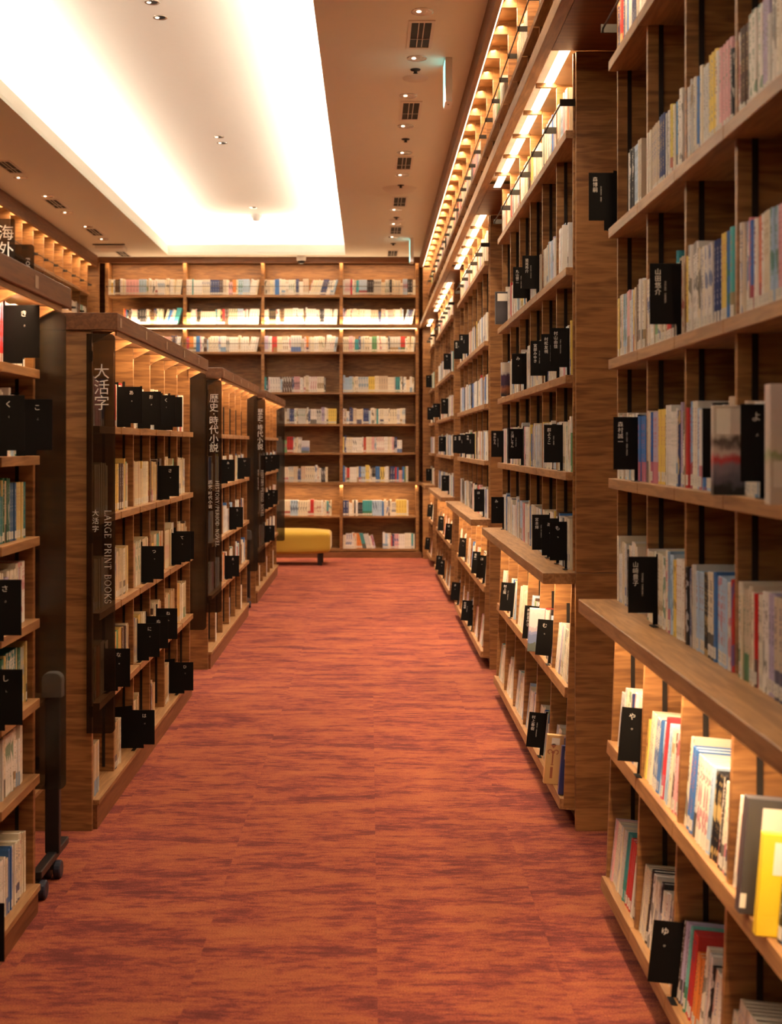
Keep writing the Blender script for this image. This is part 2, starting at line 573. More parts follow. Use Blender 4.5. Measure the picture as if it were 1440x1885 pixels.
# ------------------------------------------------------------------ the room
fl = MB().box(-5.2, 1.4, -1.5, 17.2, -0.1, 0).build('floor', 'carpet'); struct(fl)
c_ = MB()
c_.box(-5.2, CX0, -1.5, 17.2, HC, HC + 0.03)
c_.box(CX1, 1.4, -1.5, 17.2, HC, HC + 0.03)
c_.box(CX0, CX1, CY1, 17.2, HC, HC + 0.03)
struct(c_.build('ceiling', 'ceiling_paint'))
lip = MB()
lip.box(CX0 - .02, CX0, -1.5, CY1, HC + .031, HC + 0.13)
lip.box(CX1, CX1 + .02, -1.5, CY1, HC + .031, HC + 0.13)
lip.box(CX0 - .02, CX1 + .02, CY1, CY1 + .02, HC + .031, HC + 0.13)
lip.build('trim_1', 'coffer_paint')['kind'] = 'structure'
cf = MB()
ZT = HC + 0.42
cf.box(CX0 - .33, CX1 + .33, -1.5, CY1 + .28, ZT, ZT + .03)
cf.box(CX0 - .36, CX0 - .33, -1.5, CY1 + .31, HC + .031, ZT)
cf.box(CX1 + .33, CX1 + .36, -1.5, CY1 + .31, HC + .031, ZT)
cf.box(CX0 - .33, CX1 + .33, CY1 + .28, CY1 + .31, HC + .031, ZT)
struct(cf.build('ceiling', 'coffer_paint'))
struct(MB().box(1.15, 1.25, -1.5, 17.2, 0, HC).build('wall_right', 'oak_panel'))
struct(MB().box(-4.05, -3.95, -1.5, 17.2, 0, HC).build('wall_left', 'oak_panel'))
struct(MB().box(-3.95, 1.15, 16.98, 17.1, 0, HC).build('wall_end', 'oak_panel'))
struct(MB().box(-3.95, 1.15, -1.5, -1.4, 0, HC).build('wall_back', 'oak_panel'))

# ------------------------------------------------------------------ shelves
ROWS = [3.365, 2.985, 2.635, 2.118, 1.712, 1.345, 0.968, 0.535, 0.115]
TILT = {0.535: (-0.030, R_(-5)), 0.115: (-0.048, R_(-6))}
FR = {'R': ((XR, 0, 0), -PI / 2), 'L': ((XL, 0, 0), PI / 2), 'W': ((XW, 0, 0), PI / 2), 'E': ((0, YE, 0), 0.0)}
def to_world(side, x, y, z):
    o, r = FR[side]
    return (o[0] + x * math.cos(r) - y * math.sin(r), o[1] + x * math.sin(r) + y * math.cos(r), z)
# local frame: x to the right as one faces the shelf, y into the shelf, z up

BOOKS = []     # every upright book: dict(side, x, y, z, w, d, h, tilt, lean, where)

def tall_case(side, x0, L, nsec, name, label, group, rails, ledge_nose, first_row=2, low_only=False, end_panels=(True, True), DP=0.29):
    """one unit of the tall wall shelving: floor to the gallery beam"""
    ox = to_world(side, x0, 0, 0)
    root = empty(name, ox, FR[side][1])
    tag(root, label, 'bookcase', group)
    p = 0.025
    zt = 2.925
    pitch = (L - 2 * p) / nsec
    for end, on in enumerate(end_panels):
        if not on: continue
        a = 0 if end == 0 else L - p
        MB().box(a, a + p, 0.006, DP + .02, 0.0, 0.9670).build('side_panel', 'oak_panel', root, 0.0015)
        MB().box(a, a + p, 0.008, DP + .02, 0.9685, zt).build('side_panel', 'oak_panel', root, 0.0015)
    MB().box(p, L - p, DP, DP + .012, 0.02, zt).build('back_panel', 'oak_panel', root)
    for i in range(0, nsec + 1):
        xc = p + pitch * i
        t = 0.009
        if i in (0, nsec):
            a, b = (p, p + .012) if i == 0 else (L - p - .012, L - p)
        else:
            a, b = xc - t, xc + t
        MB().box(a, b, 0, DP, 0.972, zt - .001).build('divider', 'oak_panel', root, 0.001)
        MB().prism([(-0.036, 0.08), (DP, 0.08), (DP, .925), (-0.004, .925)], 0, a, b).build('divider', 'oak_panel', root, 0.001)
        # forward arm of the divider that crosses the light trough
        if 0 < i < nsec:
            MB().box(xc - .009, xc + .009, -0.084, -0.001, zt - .012, zt + .006).build('divider_arm', 'oak_panel', root)
    rm = MB()
    for i in range(nsec):
        for xx in (p + pitch * i + .0112, p + pitch * (i + 1) - .0112):
            for q in (0.03,):
                rm.box(xx - .0019, xx + .0019, q, q + .013, 0.98, zt - .06)
                rm.box(xx - .0019, xx + .0019, q + .01, q + .023, 0.13, .80)
    rm.build('support_rail', 'rail_metal', root)
    for z in ROWS[first_row:]:
        if abs(z - .968) < .01:
            continue
        ny, t = TILT.get(z, (-0.027, 0))
        m = MB()
        for i in range(nsec):
            a = p + pitch * i + .0015; b = p + pitch * (i + 1) - .0015
            th = 0.031 if t == 0 else 0.04
            if t: m.rbox(a, b, ny, DP - .01, z - th, z, t, ny)
            else: m.box(a, b, ny, DP - .002, z - th, z)
        m.build('shelf', 'oak_board', root, 0.0012)
    MB().prism([(0, ledge_nose), (L, ledge_nose), (L, .005), (L - p - .0005, .005), (L - p - .0005, DP - .002), (p + .0005, DP - .002), (p + .0005, .005), (0, .005)], 2, 0.926, 0.968).build('ledge', 'oak_board', root, 0.002)
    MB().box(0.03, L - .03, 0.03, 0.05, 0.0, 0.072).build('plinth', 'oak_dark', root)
    MB().box(0.03, L - .03, ledge_nose + .045, ledge_nose + .060, 0.9235, 0.9258).build('light_strip', 'led_strip', root)
    if rails:
        rail_set(root, p, pitch, nsec, ROWS[2])
    return root

def rail_set(root, p, pitch, nsec, z):
    """book guard: flat brackets on the dividers carrying a thin rod"""
    for i in range(nsec + 1):
        xc = p + pitch * i
        o = MB().box(xc - .003, xc + .003, -0.050, 0.012, z + .090, z + .116).build('rail_bracket', 'bracket_metal', root)
    MB().tube((p, -0.044, z + .103), (p + pitch * nsec, -0.044, z + .103), 0.0035, 8).build('guard_rod', 'bracket_metal', root)

def gallery(side, x0, x1, nsec, name, label, group, ly_beam, beam=True):
    """the continuous upper tier: beam, two shelf levels, lit top"""
    root = empty(name, to_world(side, x0, 0, 0), FR[side][1])
    tag(root, label, 'bookcase', group)
    L = x1 - x0; DP = 0.29
    nose = ly_beam
    MB().box(0, L, nose, nose + .045, 2.926, 2.985).build('gallery_beam', 'oak_board', root, .002)
    MB().box(0, L, nose + .0455, DP, 2.975, 2.984).build('beam_board', 'oak_panel', root)
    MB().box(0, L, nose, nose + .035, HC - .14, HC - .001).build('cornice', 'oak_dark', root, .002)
    MB().box(0, L, nose + .0355, DP, HC - .045, HC - .002).build('top_board', 'oak_panel', root)
    pass
    # light trough under the cornice: two facets and a strip
    MB().box(0.0, L, nose + .036, nose + .044, HC - .128, HC - .100).build('light_strip', 'led_strip', root)
    MB().prism([(nose + .036, HC - .094), (nose + .075, HC - .0455), (nose + .036, HC - .0455)], 0, 0, L).build('trough_facet', 'oak_board', root)
    MB().box(0, L, DP, DP + .012, 2.985, HC - .05).build('back_panel', 'oak_panel', root)
    pitch = L / nsec
    for i in range(nsec + 1):
        xc = min(max(pitch * i, .009), L - .009)
        MB().box(xc - .009, xc + .009, 0, DP, 2.986, HC - .046).build('divider', 'oak_panel', root)
        MB().prism([(nose + .046, HC - .118), (-.001, HC - .118), (-.001, HC - .047), (nose + .080, HC - .047)], 0, xc - .009, xc + .009).build('divider_arm', 'oak_panel', root)
    m = MB()
    for i in range(nsec):
        m.box(pitch * i + .0105, pitch * (i + 1) - .0105, -0.027, DP - .002, 3.365 - .031, 3.365)
    m.build('shelf', 'oak_board', root, .001)
    rail_set(root, 0, pitch, nsec, 2.985)
    rail_set(root, 0, pitch, nsec, 3.365)
    return root, pitch

PALETTE = [  # (colour name, linear rgb, weight)
    ('white', (0.84, 0.82, 0.78), 24), ('cream', (0.78, 0.71, 0.56), 20), ('ivory', (0.82, 0.77, 0.66), 14), ('beige', (0.62, 0.52, 0.40), 6),
    ('pale grey', (0.60, 0.60, 0.58), 7), ('black', (0.02, 0.02, 0.025), 6), ('dark brown', (0.09, 0.05, 0.035), 2),
    ('pale blue', (0.42, 0.58, 0.76), 6), ('blue', (0.06, 0.18, 0.48), 4), ('navy', (0.03, 0.05, 0.16), 3), ('teal', (0.06, 0.33, 0.36), 2),
    ('pink', (0.74, 0.42, 0.45), 3), ('red', (0.52, 0.04, 0.04), 2.5), ('orange', (0.72, 0.25, 0.06), 1), ('yellow', (0.78, 0.60, 0.14), 2),
    ('green', (0.14, 0.34, 0.16), 1.2), ('lilac', (0.48, 0.42, 0.60), 2)]
PAL_SERIES = [('cream', (0.70, 0.58, 0.38), 10), ('beige', (0.62, 0.48, 0.30), 8), ('tan', (0.55, 0.38, 0.20), 4), ('yellow', (0.72, 0.50, 0.14), 2),
    ('ivory', (0.78, 0.70, 0.54), 5), ('green', (0.12, 0.38, 0.22), 1), ('orange', (0.70, 0.24, 0.08), 1), ('dark brown', (0.09, 0.05, 0.035), 2)]
PAL_GREEN = [('dark green', (0.03, 0.14, 0.09), 8), ('teal', (0.04, 0.22, 0.24), 8), ('blue', (0.05, 0.13, 0.28), 4), ('pale yellow', (0.62, 0.50, 0.22), 4), ('cream', (0.66, 0.52, 0.36), 4)]
INKS = [(0.03, 0.03, 0.03), (0.04, 0.05, 0.14), (0.35, 0.05, 0.05), (0.05, 0.12, 0.35), (0.10, 0.09, 0.08), (0.3, 0.2, 0.08), (0.05, 0.2, 0.1), (0.5, 0.15, 0.2), (0.15, 0.3, 0.5)]

FH = FPX * EYE
RP = [  # s, row, text, outward reach, romaji, label
 (852, 2.118, '森博嗣', .080, 'HIROSHI MORI', 'black name plate jutting past the nearest right end panel, at highest open shelf'),
 (1086, 1.712, '山田悠介', .078, 'YUSUKE YAMADA', 'black name plate before teal book on upper eye-level shelf, nearest right bookcase'),
 (937, 1.345, '森村誠一', .072, 'SEIICHI MORIMURA', 'black name plate at far end of lower eye-level shelf, nearest right bookcase'),
 (1240, 1.345, 'も', .050, None, 'black plate directly left of the face-out book with red and grey cover'),
 (1382, 1.345, 'よ', .050, None, 'black kana plate right of the face-out red and grey book'),
 (1002, .968, '山崎豊子', .078, 'TOYOKO YAMASAKI', 'black name plate standing on the ledge of the nearest right bookcase'),
 (962, .535, 'や', .082, None, 'tilted black kana plate under the ledge of the nearest right bookcase'),
 (1105, .115, 'ゆ', .100, None, 'tilted black kana plate on floor-level shelf, nearest right bookcase, beside turquoise book'),
 (556, 2.118, '丸山健二', .078, 'KENJI MARUYAMA', 'left of two name plates on highest open shelf, second right bookcase'),
 (592, 2.118, '道尾秀介', .078, 'SHUSUKE MICHIO', 'right of two name plates on highest open shelf, second right bookcase'),
 (545, 1.712, 'み', .070, None, 'leftmost black plate on second open shelf of second right bookcase'),
 (621, 1.712, '宮部みゆき', .075, 'MIYUKI MIYABE', 'five-character name plate on second open shelf of second right bookcase'),
 (662, 1.712, '村松友視', .075, 'TOMOMI MURAMATSU', 'middle four-character plate on second open shelf, second right bookcase'),
 (698, 1.712, '村山由佳', .075, 'YUKA MURAYAMA', 'rightmost name plate on second open shelf of second right bookcase'),
 (467, 1.345, '湊かなえ', .072, 'KANAE MINATO', 'leftmost name plate of third open shelf, second right bookcase, before oak panel'),
 (535, 1.345, '三浦しをん', .075, 'SHION MIURA', 'middle name plate of third open shelf, second right bookcase'),
 (673, 1.345, '群ようこ', .075, 'YOKO MURE', 'rightmost name plate of third open shelf, second right bookcase'),
 (469, .968, 'み', .075, None, 'leftmost kana plate on the ledge of the second right bookcase'),
 (627, .968, '宮本輝', .075, 'TERU MIYAMOTO', 'three-character name plate on the ledge of the second right bookcase'),
 (660, .968, 'め', .070, None, 'middle kana plate on the ledge of the second right bookcase'),
 (690, .968, 'も', .070, None, 'rightmost kana plate on the ledge of the second right bookcase'),
 (505, .535, '村上龍', .085, 'RYU MURAKAMI', 'leftmost black plate under the ledge of the second right bookcase'),
 (590, .535, '村田喜代子', .080, 'KIYOKO MURATA', 'black plate left of the sea-view cover under second right ledge'),
 (640, .535, 'む', .080, None, 'black kana plate in front of white books under second right ledge'),
 (622, .115, '村上春樹', .100, 'HARUKI MURAKAMI', 'black plate left of the tan ornament book near the carpet'),
 (325, 2.118, '藤沢周', .075, 'SHU', 'left black plate on highest open shelf of third right bookcase'),
 (345, 2.118, '平野', .075, 'HIRANO', 'right black plate on highest open shelf of third right bookcase'),
 (321, 1.345, '東野', .075, 'HIGASHINO', 'leftmost of three plates on third open shelf, third right bookcase'),
 (337, 1.345, '姫野', .075, 'HIMENO', 'middle of three plates on third open shelf, third right bookcase'),
 (368, 1.345, '平岩', .075, 'HIRAIWA', 'rightmost of three plates on third open shelf, third right bookcase'),
 (400, .968, 'ほ', .070, None, 'black plate on the ledge of the third right bookcase'),
 (342, .535, 'へ', .080, None, 'leftmost black plate under the ledge of third right bookcase'),
 (392, .535, '星新一', .080, 'SHINICHI HOSHI', 'middle black plate under the ledge of third right bookcase'),
 (405, .535, 'ほ', .070, None, 'rightmost black plate under the ledge of third right bookcase'),
 (320, .115, 'ま', .100, None, 'left black plate on floor-level shelf of third right bookcase'),
 (362, .115, '町田康', .100, 'KO MACHIDA', 'middle black plate on floor-level shelf of third right bookcase'),
 (372, .115, 'ま', .070, None, 'right black plate on floor-level shelf of third right bookcase'),
 (285, 2.118, 'な', .075, None, 'black plate on highest open shelf of fourth right bookcase'),
 (245, 1.712, 'に', .075, None, 'left black plate on second open shelf of fourth right bookcase'),
 (275, 1.712, 'ぬ', .075, None, 'right black plate on second open shelf of fourth right bookcase'),
 (266, 1.345, 'ね', .075, None, 'black plate on third open shelf of fourth right bookcase'),
 (277, .968, 'の', .075, None, 'black plate on the ledge of the fourth right bookcase'),
 (289, .535, 'は', .080, None, 'black plate under the ledge of fourth right bookcase, near its end'),
 (262, .535, 'は', .080, None, 'black plate under the ledge of fourth right bookcase, farther along'),
 (258, .115, 'ひ', .095, None, 'left black plate on floor-level shelf of fourth right bookcase'),
 (268, .115, 'ふ', .095, None, 'right black plate on floor-level shelf of fourth right bookcase'),
 (222, 1.712, 'ち', .075, None, 'black plate on second open shelf of the farthest right bookcase'),
 (217, 2.118, 'つ', .075, None, 'black plate on highest open shelf of the farthest right bookcase'),
 (217, .968, 'て', .075, None, 'black plate on the ledge of the farthest right bookcase'),
 (219, .535, 'と', .075, None, 'black plate under the ledge of the farthest right bookcase'),
 (216, .115, 'と', .095, None, 'black plate on floor-level shelf of the farthest right bookcase'),
]
LP = [
 (641, 1.520, 'あ', 'leftmost black kana plate on top shelf, large-print bookcase'),
 (588, 1.520, 'お', 'second black kana plate from left on top shelf, large-print bookcase'),
 (548, 1.520, 'く', 'third black kana plate from left on top shelf, large-print bookcase'),
 (528, 1.520, 'こ', 'rightmost black kana plate on top shelf, large-print bookcase'),
 (537, 1.174, 'さ', 'only black kana plate on second shelf of large-print bookcase'),
 (580, .812, 'つ', 'left black kana plate on middle shelf of large-print bookcase'),
 (505, .812, 'て', 'middle black kana plate on middle shelf of large-print bookcase'),
 (495, .812, 'と', 'right black kana plate on middle shelf of large-print bookcase'),
 (675, .473, 'な', 'leftmost black plate on second lowest shelf, beside large-print sign'),
 (592, .473, 'に', 'second black plate from left on second lowest shelf, large-print bookcase'),
 (568, .473, 'ぬ', 'third black plate from left on second lowest shelf, large-print bookcase'),
 (542, .473, 'ね', 'rightmost black plate on second lowest shelf, large-print bookcase'),
 (606, .110, 'は', 'left black kana plate on lowest shelf of large-print bookcase'),
 (497, .110, 'ひ', 'right black kana plate on lowest shelf of large-print bookcase'),
 (381, 1.174, 'あ', 'left black plate on second shelf of first history bookcase'),
 (336, 1.174, 'い', 'right black plate on second shelf of first history bookcase'),
 (357, .812, 'う', 'black plate on middle shelf of first history bookcase'),
 (368, .473, 'え', 'black plate on second lowest shelf of first history bookcase'),
 (278, 1.174, 'き', 'left black plate on second shelf of second history bookcase'),
 (264, 1.174, 'け', 'middle black plate on second shelf of second history bookcase'),
 (254, 1.174, 'し', 'right black plate on second shelf of second history bookcase'),
 (272, .812, 'す', 'left black plate on middle shelf of second history bookcase'),
 (259, .812, 'せ', 'right black plate on middle shelf of second history bookcase'),
 (268, .473, 'そ', 'black plate on second lowest shelf of second history bookcase'),
 (930, 1.680, 'き', 'black kana plate on topmost shelf of left-edge bookcase'),
 (972, 1.415, 'く', 'left black kana plate on second shelf of left-edge bookcase'),
 (894, 1.415, 'こ', 'right black kana plate on second shelf of left-edge bookcase'),
 (981, .912, 'さ', 'black kana plate on fourth shelf of left-edge bookcase'),
 (978, .666, 'し', 'black kana plate on fifth shelf of left-edge bookcase'),
 (1029, .090, 'す', 'black kana plate on lowest shelf of left-edge bookcase'),
]
def snap(side, Y):
    for k in range(5):
        near = U0 + PER * k; L = UL if k < 4 else 1.0; ns = 6 if k < 4 else 2
        pt = (L - .05) / ns
        for i in range(ns + 1):
            c = near + .025 + pt * i
            if i == 0: c += .006
            if i == ns: c -= .006
            if abs(Y - c) < .0155:
                up = i == 0 or (Y >= c and i != ns)
                return c + (.0165 if up else -.0165)
    return Y
RP = [(FH / snap('R', FH / r[0]),) + r[1:] for r in RP]
LP = [(FH / snap('L', FH / r[0]),) + r[1:] for r in LP]
# places kept free of books: (side, shelf height, local x0, local x1)
FACE = [(1300, 1.345, .022), (1553, 1.345, .030), (480, 2.118, .022), (487, 1.712, .022), (606, .535, .022), (680, .115, .030), (702, .115, .022), (690, 2.118, .012), (1375, .535, .030), (1440, .535, .020)]
KEEP = [('R', r[1], -FH / r[0] - .0022, -FH / r[0] + .0022) for r in RP] + [('L', r[1], FH / r[0] - .0022, FH / r[0] + .0022) for r in LP]
KEEP += [('R', z, -FH / q - t - .002, -FH / q + .002) for q, z, t in FACE] + [('E', 1.345, -.86, -.72), ('R', .535, -2.52, -2.40)]

def pick(pal, rnd):
    t = rnd.uniform(0, sum(p[2] for p in pal))
    for p in pal:
        t -= p[2]
        if t <= 0: return p
    return pal[-1]

def fill_row(side, xa, xb, z, y, tilt, hmax, where, pal=PALETTE, fill=(0.0, 1.0), mean=.021, hs=(0.182, 0.196), lean=None, dep=.135, seed=None):
    """books standing side by side from xa+fill0*L to xa+fill1*L; where = (case, compartment, shelf)"""
    rnd = random.Random(seed if seed is not None else hash((side, round(xa, 2), round(z, 2))) & 0xffff)
    L = xb - xa
    keep = [(q[2], q[3]) for q in KEEP if q[0] == side and abs(q[1] - z) < .002]
    x = xa + L * fill[0] + 0.0015; end = xa + L * fill[1] - .001
    run = 0; base = None; idx = 0
    while True:
        if run <= 0:
            base = pick(pal, rnd)
            run = rnd.choice((1, 1, 1, 1, 2, 2, 3, 4))
            bw = max(.011, min(.040, rnd.gauss(mean, .006)))
            bh = min(rnd.uniform(*hs), hmax)
            if rnd.random() < .12: bh = min(bh + rnd.uniform(.008, .02), hmax)
            if rnd.random() < .10: bh = max(bh - rnd.uniform(.02, .04), .12)
            ink = rnd.choice(INKS)
            if sum(base[1]) < .6: ink = rnd.choice([(0.75, 0.72, 0.66), (0.7, 0.5, 0.2), (0.6, 0.6, 0.65)])
            sd = rnd.random()
        run -= 1
        w = bw
        moved = True
        while moved:
            moved = False
            for k0, k1 in keep:
                if x < k1 and x + w > k0:
                    x = k1 + .0003; moved = True
        if x + w > end: break
        idx += 1
        j = rnd.uniform(-.03, .03)
        col = tuple(max(0.01, c * (1 + j)) for c in base[1])
        BOOKS.append(dict(side=side, x=x, y=y + rnd.uniform(0, .006), z=z, w=w, d=dep + rnd.uniform(-.008, .006), h=bh, tilt=tilt, lean=0.0,
                          col=col, cname=base[0], ink=ink, sd=sd + idx * .0001, where=where + (idx,)))
        x += w + rnd.choice((0.0004, 0.0006, 0.001))
    if lean:                      # the last few lean over to the right (positive) or left
        ang, n = lean
        row = [b for b in BOOKS if b['where'][:3] == where][-n:]
        for k, b in enumerate(row):
            b['lean'] = ang
        x = row[0]['x'] if row else 0
        for b in row:
            b['x'] = x
            x += b['w'] / math.cos(ang) + .0005
        while row and row[-1]['x'] + row[-1]['w'] + (row[-1]['h'] * math.sin(ang) if ang > 0 else 0) > xb:
            BOOKS.remove(row.pop())

ROWNAME = {3.365: 'uppermost', 2.985: 'beam', 2.635: 'railed', 2.118: 'third highest', 1.712: 'upper eye-level', 1.345: 'lower eye-level', 0.968: 'ledge', 0.535: 'shelf under ledge', 0.115: 'floor-level'}
ORD = ['zeroth', 'first', 'second', 'third', 'fourth', 'fifth', 'sixth', 'seventh', 'eighth', 'ninth', 'tenth', 'eleventh', 'twelfth', 'thirteenth', 'fourteenth', 'fifteenth',
       'sixteenth', 'seventeenth', 'eighteenth', 'nineteenth', 'twentieth', 'twenty-first', 'twenty-second', 'twenty-third', 'twenty-fourth', 'twenty-fifth', 'twenty-sixth',
       'twenty-seventh', 'twenty-eighth', 'twenty-ninth', 'thirtieth', 'thirty-first', 'thirty-second', 'thirty-third', 'thirty-fourth', 'thirty-fifth', 'thirty-sixth', 'thirty-seventh']

# ---- right wall
NEARNAME = ['nearest right', 'second right', 'third right', 'fourth right', 'farthest right']
RLAB = ['tall oak bookcase nearest on the right, cut off by the photo edge',
        'tall oak bookcase on the right just beyond the nearest end panel',
        'tall oak bookcase on the right, third away from the camera',
        'tall oak bookcase on the right, fourth away with black name plates',
        'short last oak bookcase on the right by the end wall']
for k in range(5):
    near = U0 + PER * k
    L = UL if k < 4 else 1.0
    ns = 6 if k < 4 else 2
    x0 = -(near + L)
    tall_case('R', x0, L, ns, 'tall_bookcase', RLAB[k], 'tall oak bookcases along the right wall', True, -0.116)
    p = .025; pitch = (L - 2 * p) / ns
    for i in range(ns):
        a = x0 + p + pitch * i + .0125; b = x0 + p + pitch * (i + 1) - .0125
        if k == 0 and i > 3: continue
        for ri, z in enumerate(ROWS[2:]):
            y, t = (-.004, 0.0)
            hmax = .26
            if z in TILT:
                y = -.014 if z > .3 else -.028
                t = TILT[z][1]
            rnd = random.Random(k * 100 + i * 10 + ri)
            f = (0, 1.0)
            if k == 0:
                if z == 2.118 and i == 0: f = (0.42, .86)
                if z == .968 and i == 0: f = (.0, .82)
                if z == .535 and i == 0: f = (.15, 1.0)
            else:
                if z > .9: f = (rnd.choice((0, 0, .12)), rnd.choice((1, 1, .9, .8)))
                else: f = (rnd.choice((0, .05)), rnd.uniform(.6, .95))
            kw = dict(mean=.0195)
            fill_row('R', a, b, z, y, t, hmax, (NEARNAME[k], i + 1, z), fill=f, seed=k * 1000 + i * 10 + ri, hs=(.184, .199), **kw)
nlen = 2.66 + PER * 4 - 1.66
gx0, gx1 = -16.45, -1.0
ng = 35
_, gp = gallery('R', gx0, gx1, ng, 'gallery_bookcase', 'long lit upper tier of oak shelving above the right-hand bookcases', None, -0.130)
for i in range(ng):
    a = gx0 + gp * i + (.0105 if i else .0195); b = gx0 + gp * (i + 1) - .0105
    if b > -4.0: continue
    rnd = random.Random(900 + i)
    for z in ROWS[:2]:
        if rnd.random() < .8:
            fill_row('R', a, b, z, -.004, 0, .25, ('right gallery', i + 1, z), fill=(0, rnd.uniform(.5, 1)), seed=5000 + i * 7 + int(z))

# ---- end wall
EX = [-3.372, -2.372, -1.372, -.366, .608]
eroot = empty('end_bookcase', (0, YE, 0), 0)
tag(eroot, 'floor-to-ceiling oak bookcase across the far end of the aisle', 'bookcase')
DP = .29
MB().box(-3.44, .66, DP, DP + .012, .02, HC - .05).build('back_panel', 'oak_panel', eroot)
for i, x in enumerate(EX):
    w = .020
    MB().box(x - w, x + w, 0, DP, .075, HC - .05).build('divider', 'oak_panel', eroot, .001)
MB().box(-3.45, .66, -.10, -.06, HC - .075, HC - .001).build('cornice', 'oak_dark', eroot, .002)
MB().box(-3.45, .66, -.0595, DP, HC - .02, HC - .002).build('top_board', 'oak_panel', eroot)
MB().box(-3.45, .66, -.045, DP - .001, 2.935, 2.985).build('gallery_beam', 'oak_board', eroot, .002)
MB().box(-3.45, .66, -.03, DP - .001, .930, .968).build('ledge', 'oak_board', eroot, .002)
MB().box(-3.45, .66, -.03, .0, 0, .075).build('plinth', 'oak_dark', eroot)
for zz, yy in ((HC - .0235, -.045), (2.9315, -.02)):
    MB().box(-3.35, .60, yy, yy + .02, zz, zz + .003).build('light_strip', 'led_strip', eroot)
for z in ROWS:
    if z in (2.985, .968): continue
    for i in range(4):
        MB().box(EX[i] + .021, EX[i + 1] - .021, -.012, DP - .001, z - .026, z).build('shelf', 'oak_board', eroot)
for z in ROWS[:3]:
    MB().tube((EX[0], -.03, z + .105), (EX[4], -.03, z + .105), .0035, 6).build('guard_rod', 'bracket_metal', eroot)
    for x in EX:
        MB().box(x - .003, x + .003, -.034, 0, z + .094, z + .116).build('rail_bracket', 'bracket_metal', eroot)
# (row, col): (fill0, fill1, lean)
EF = {(0, 0): (0, .98, (R_(7), 3)), (0, 1): (0, .97, (R_(8), 4)), (0, 2): (0, 1, (R_(16), 15)), (0, 3): (0, 1, None),
      (1, 0): (.2, 1, (R_(17), 10)), (1, 1): (0, 1, (R_(6), 5)), (1, 2): (0, 1, (R_(5), 3)), (1, 3): (0, 1, (R_(14), 5)),
      (2, 0): (0, .98, (R_(7), 4)), (2, 1): (0, 1, (R_(12), 6)), (2, 2): (0, 1, (R_(8), 6)), (2, 3): (0, 1, (R_(6), 2)),
      (3, 2): (0, .83, None), (3, 3): (0, 1, None), (4, 1): (0, .5, None), (4, 2): (0, .98, None), (4, 3): (0, .88, None),
      (5, 1): (0, .6, None), (5, 2): (0, .62, None), (5, 3): (0, .83, None), (6, 1): (0, .7, None), (6, 2): (0, .86, None), (6, 3): (0, .9, None),
      (7, 1): (0, .8, None), (7, 2): (0, .90, None), (7, 3): (0, .92, None), (8, 1): (0, .5, None), (8, 2): (0.0, .75, None), (8, 3): (.0, .45, (R_(-14), 9))}
for (r, c), (f0, f1, ln) in EF.items():
    fill_row('E', EX[c] + .021, EX[c + 1] - .021, ROWS[r], .004, 0, .24, ('end wall', c + 1, ROWS[r]), fill=(f0, f1), lean=ln, seed=7000 + r * 10 + c, mean=.024, hs=(.188, .203))
fill_row('E', EX[3] + .53, EX[4] - .021, ROWS[8], .004, 0, .24, ('end wall', 14, ROWS[8]), fill=(0, 1), seed=7999, mean=.024)
# filler panels at both ends
MB().box(.672, 1.14, 16.42, 16.45, 0, HC - .145).build('wall_filler_panel', 'oak_panel')
bpy.data.objects['wall_filler_panel'].name = 'trim_2'
struct(bpy.data.objects['trim_2'])
struct(MB().box(-3.94, -3.455, 16.53, 16.56, 0, HC - .001).build('trim_3', 'oak_panel'))

# ---- left wall (beyond the low bookcases)
_, wp = gallery('W', 4.0, 16.4, 28, 'gallery_bookcase', 'long lit upper tier of oak shelving on the far left wall', None, -0.125)
wroot = empty('tall_bookcase', to_world('W', 4.0, 0, 0), FR['W'][1])
tag(wroot, 'tall oak shelving on the left wall behind the low bookcases', 'bookcase')
MB().box(0, 12.4, .29, .302, 0, 2.925).build('back_panel', 'oak_panel', wroot)
for i in range(29):
    xc = 12.4 / 28 * i
    MB().box(xc - .009, xc + .009, 0, .289, 0.08, 2.92).build('divider', 'oak_panel', wroot)
for z in ROWS[2:]:
    MB().box(0.01, 12.39, -.027 if z != .968 else -.116, .288, z - .031, z).build('shelf', 'oak_board', wroot)
for i in range(28):
    a = 4.0 + wp * i + .0105; b = 4.0 + wp * (i + 1) - (.0105 if i < 27 else .0195)
    rnd = random.Random(1900 + i)
    for z in ROWS[:3]:
        if z == 3.365 or a < 9: continue
        fill_row('W', a, b, z, -.004, 0, .25, ('left wall', i + 1, z), fill=(0, rnd.uniform(.6, 1)), seed=8000 + i * 7 + int(z * 10))

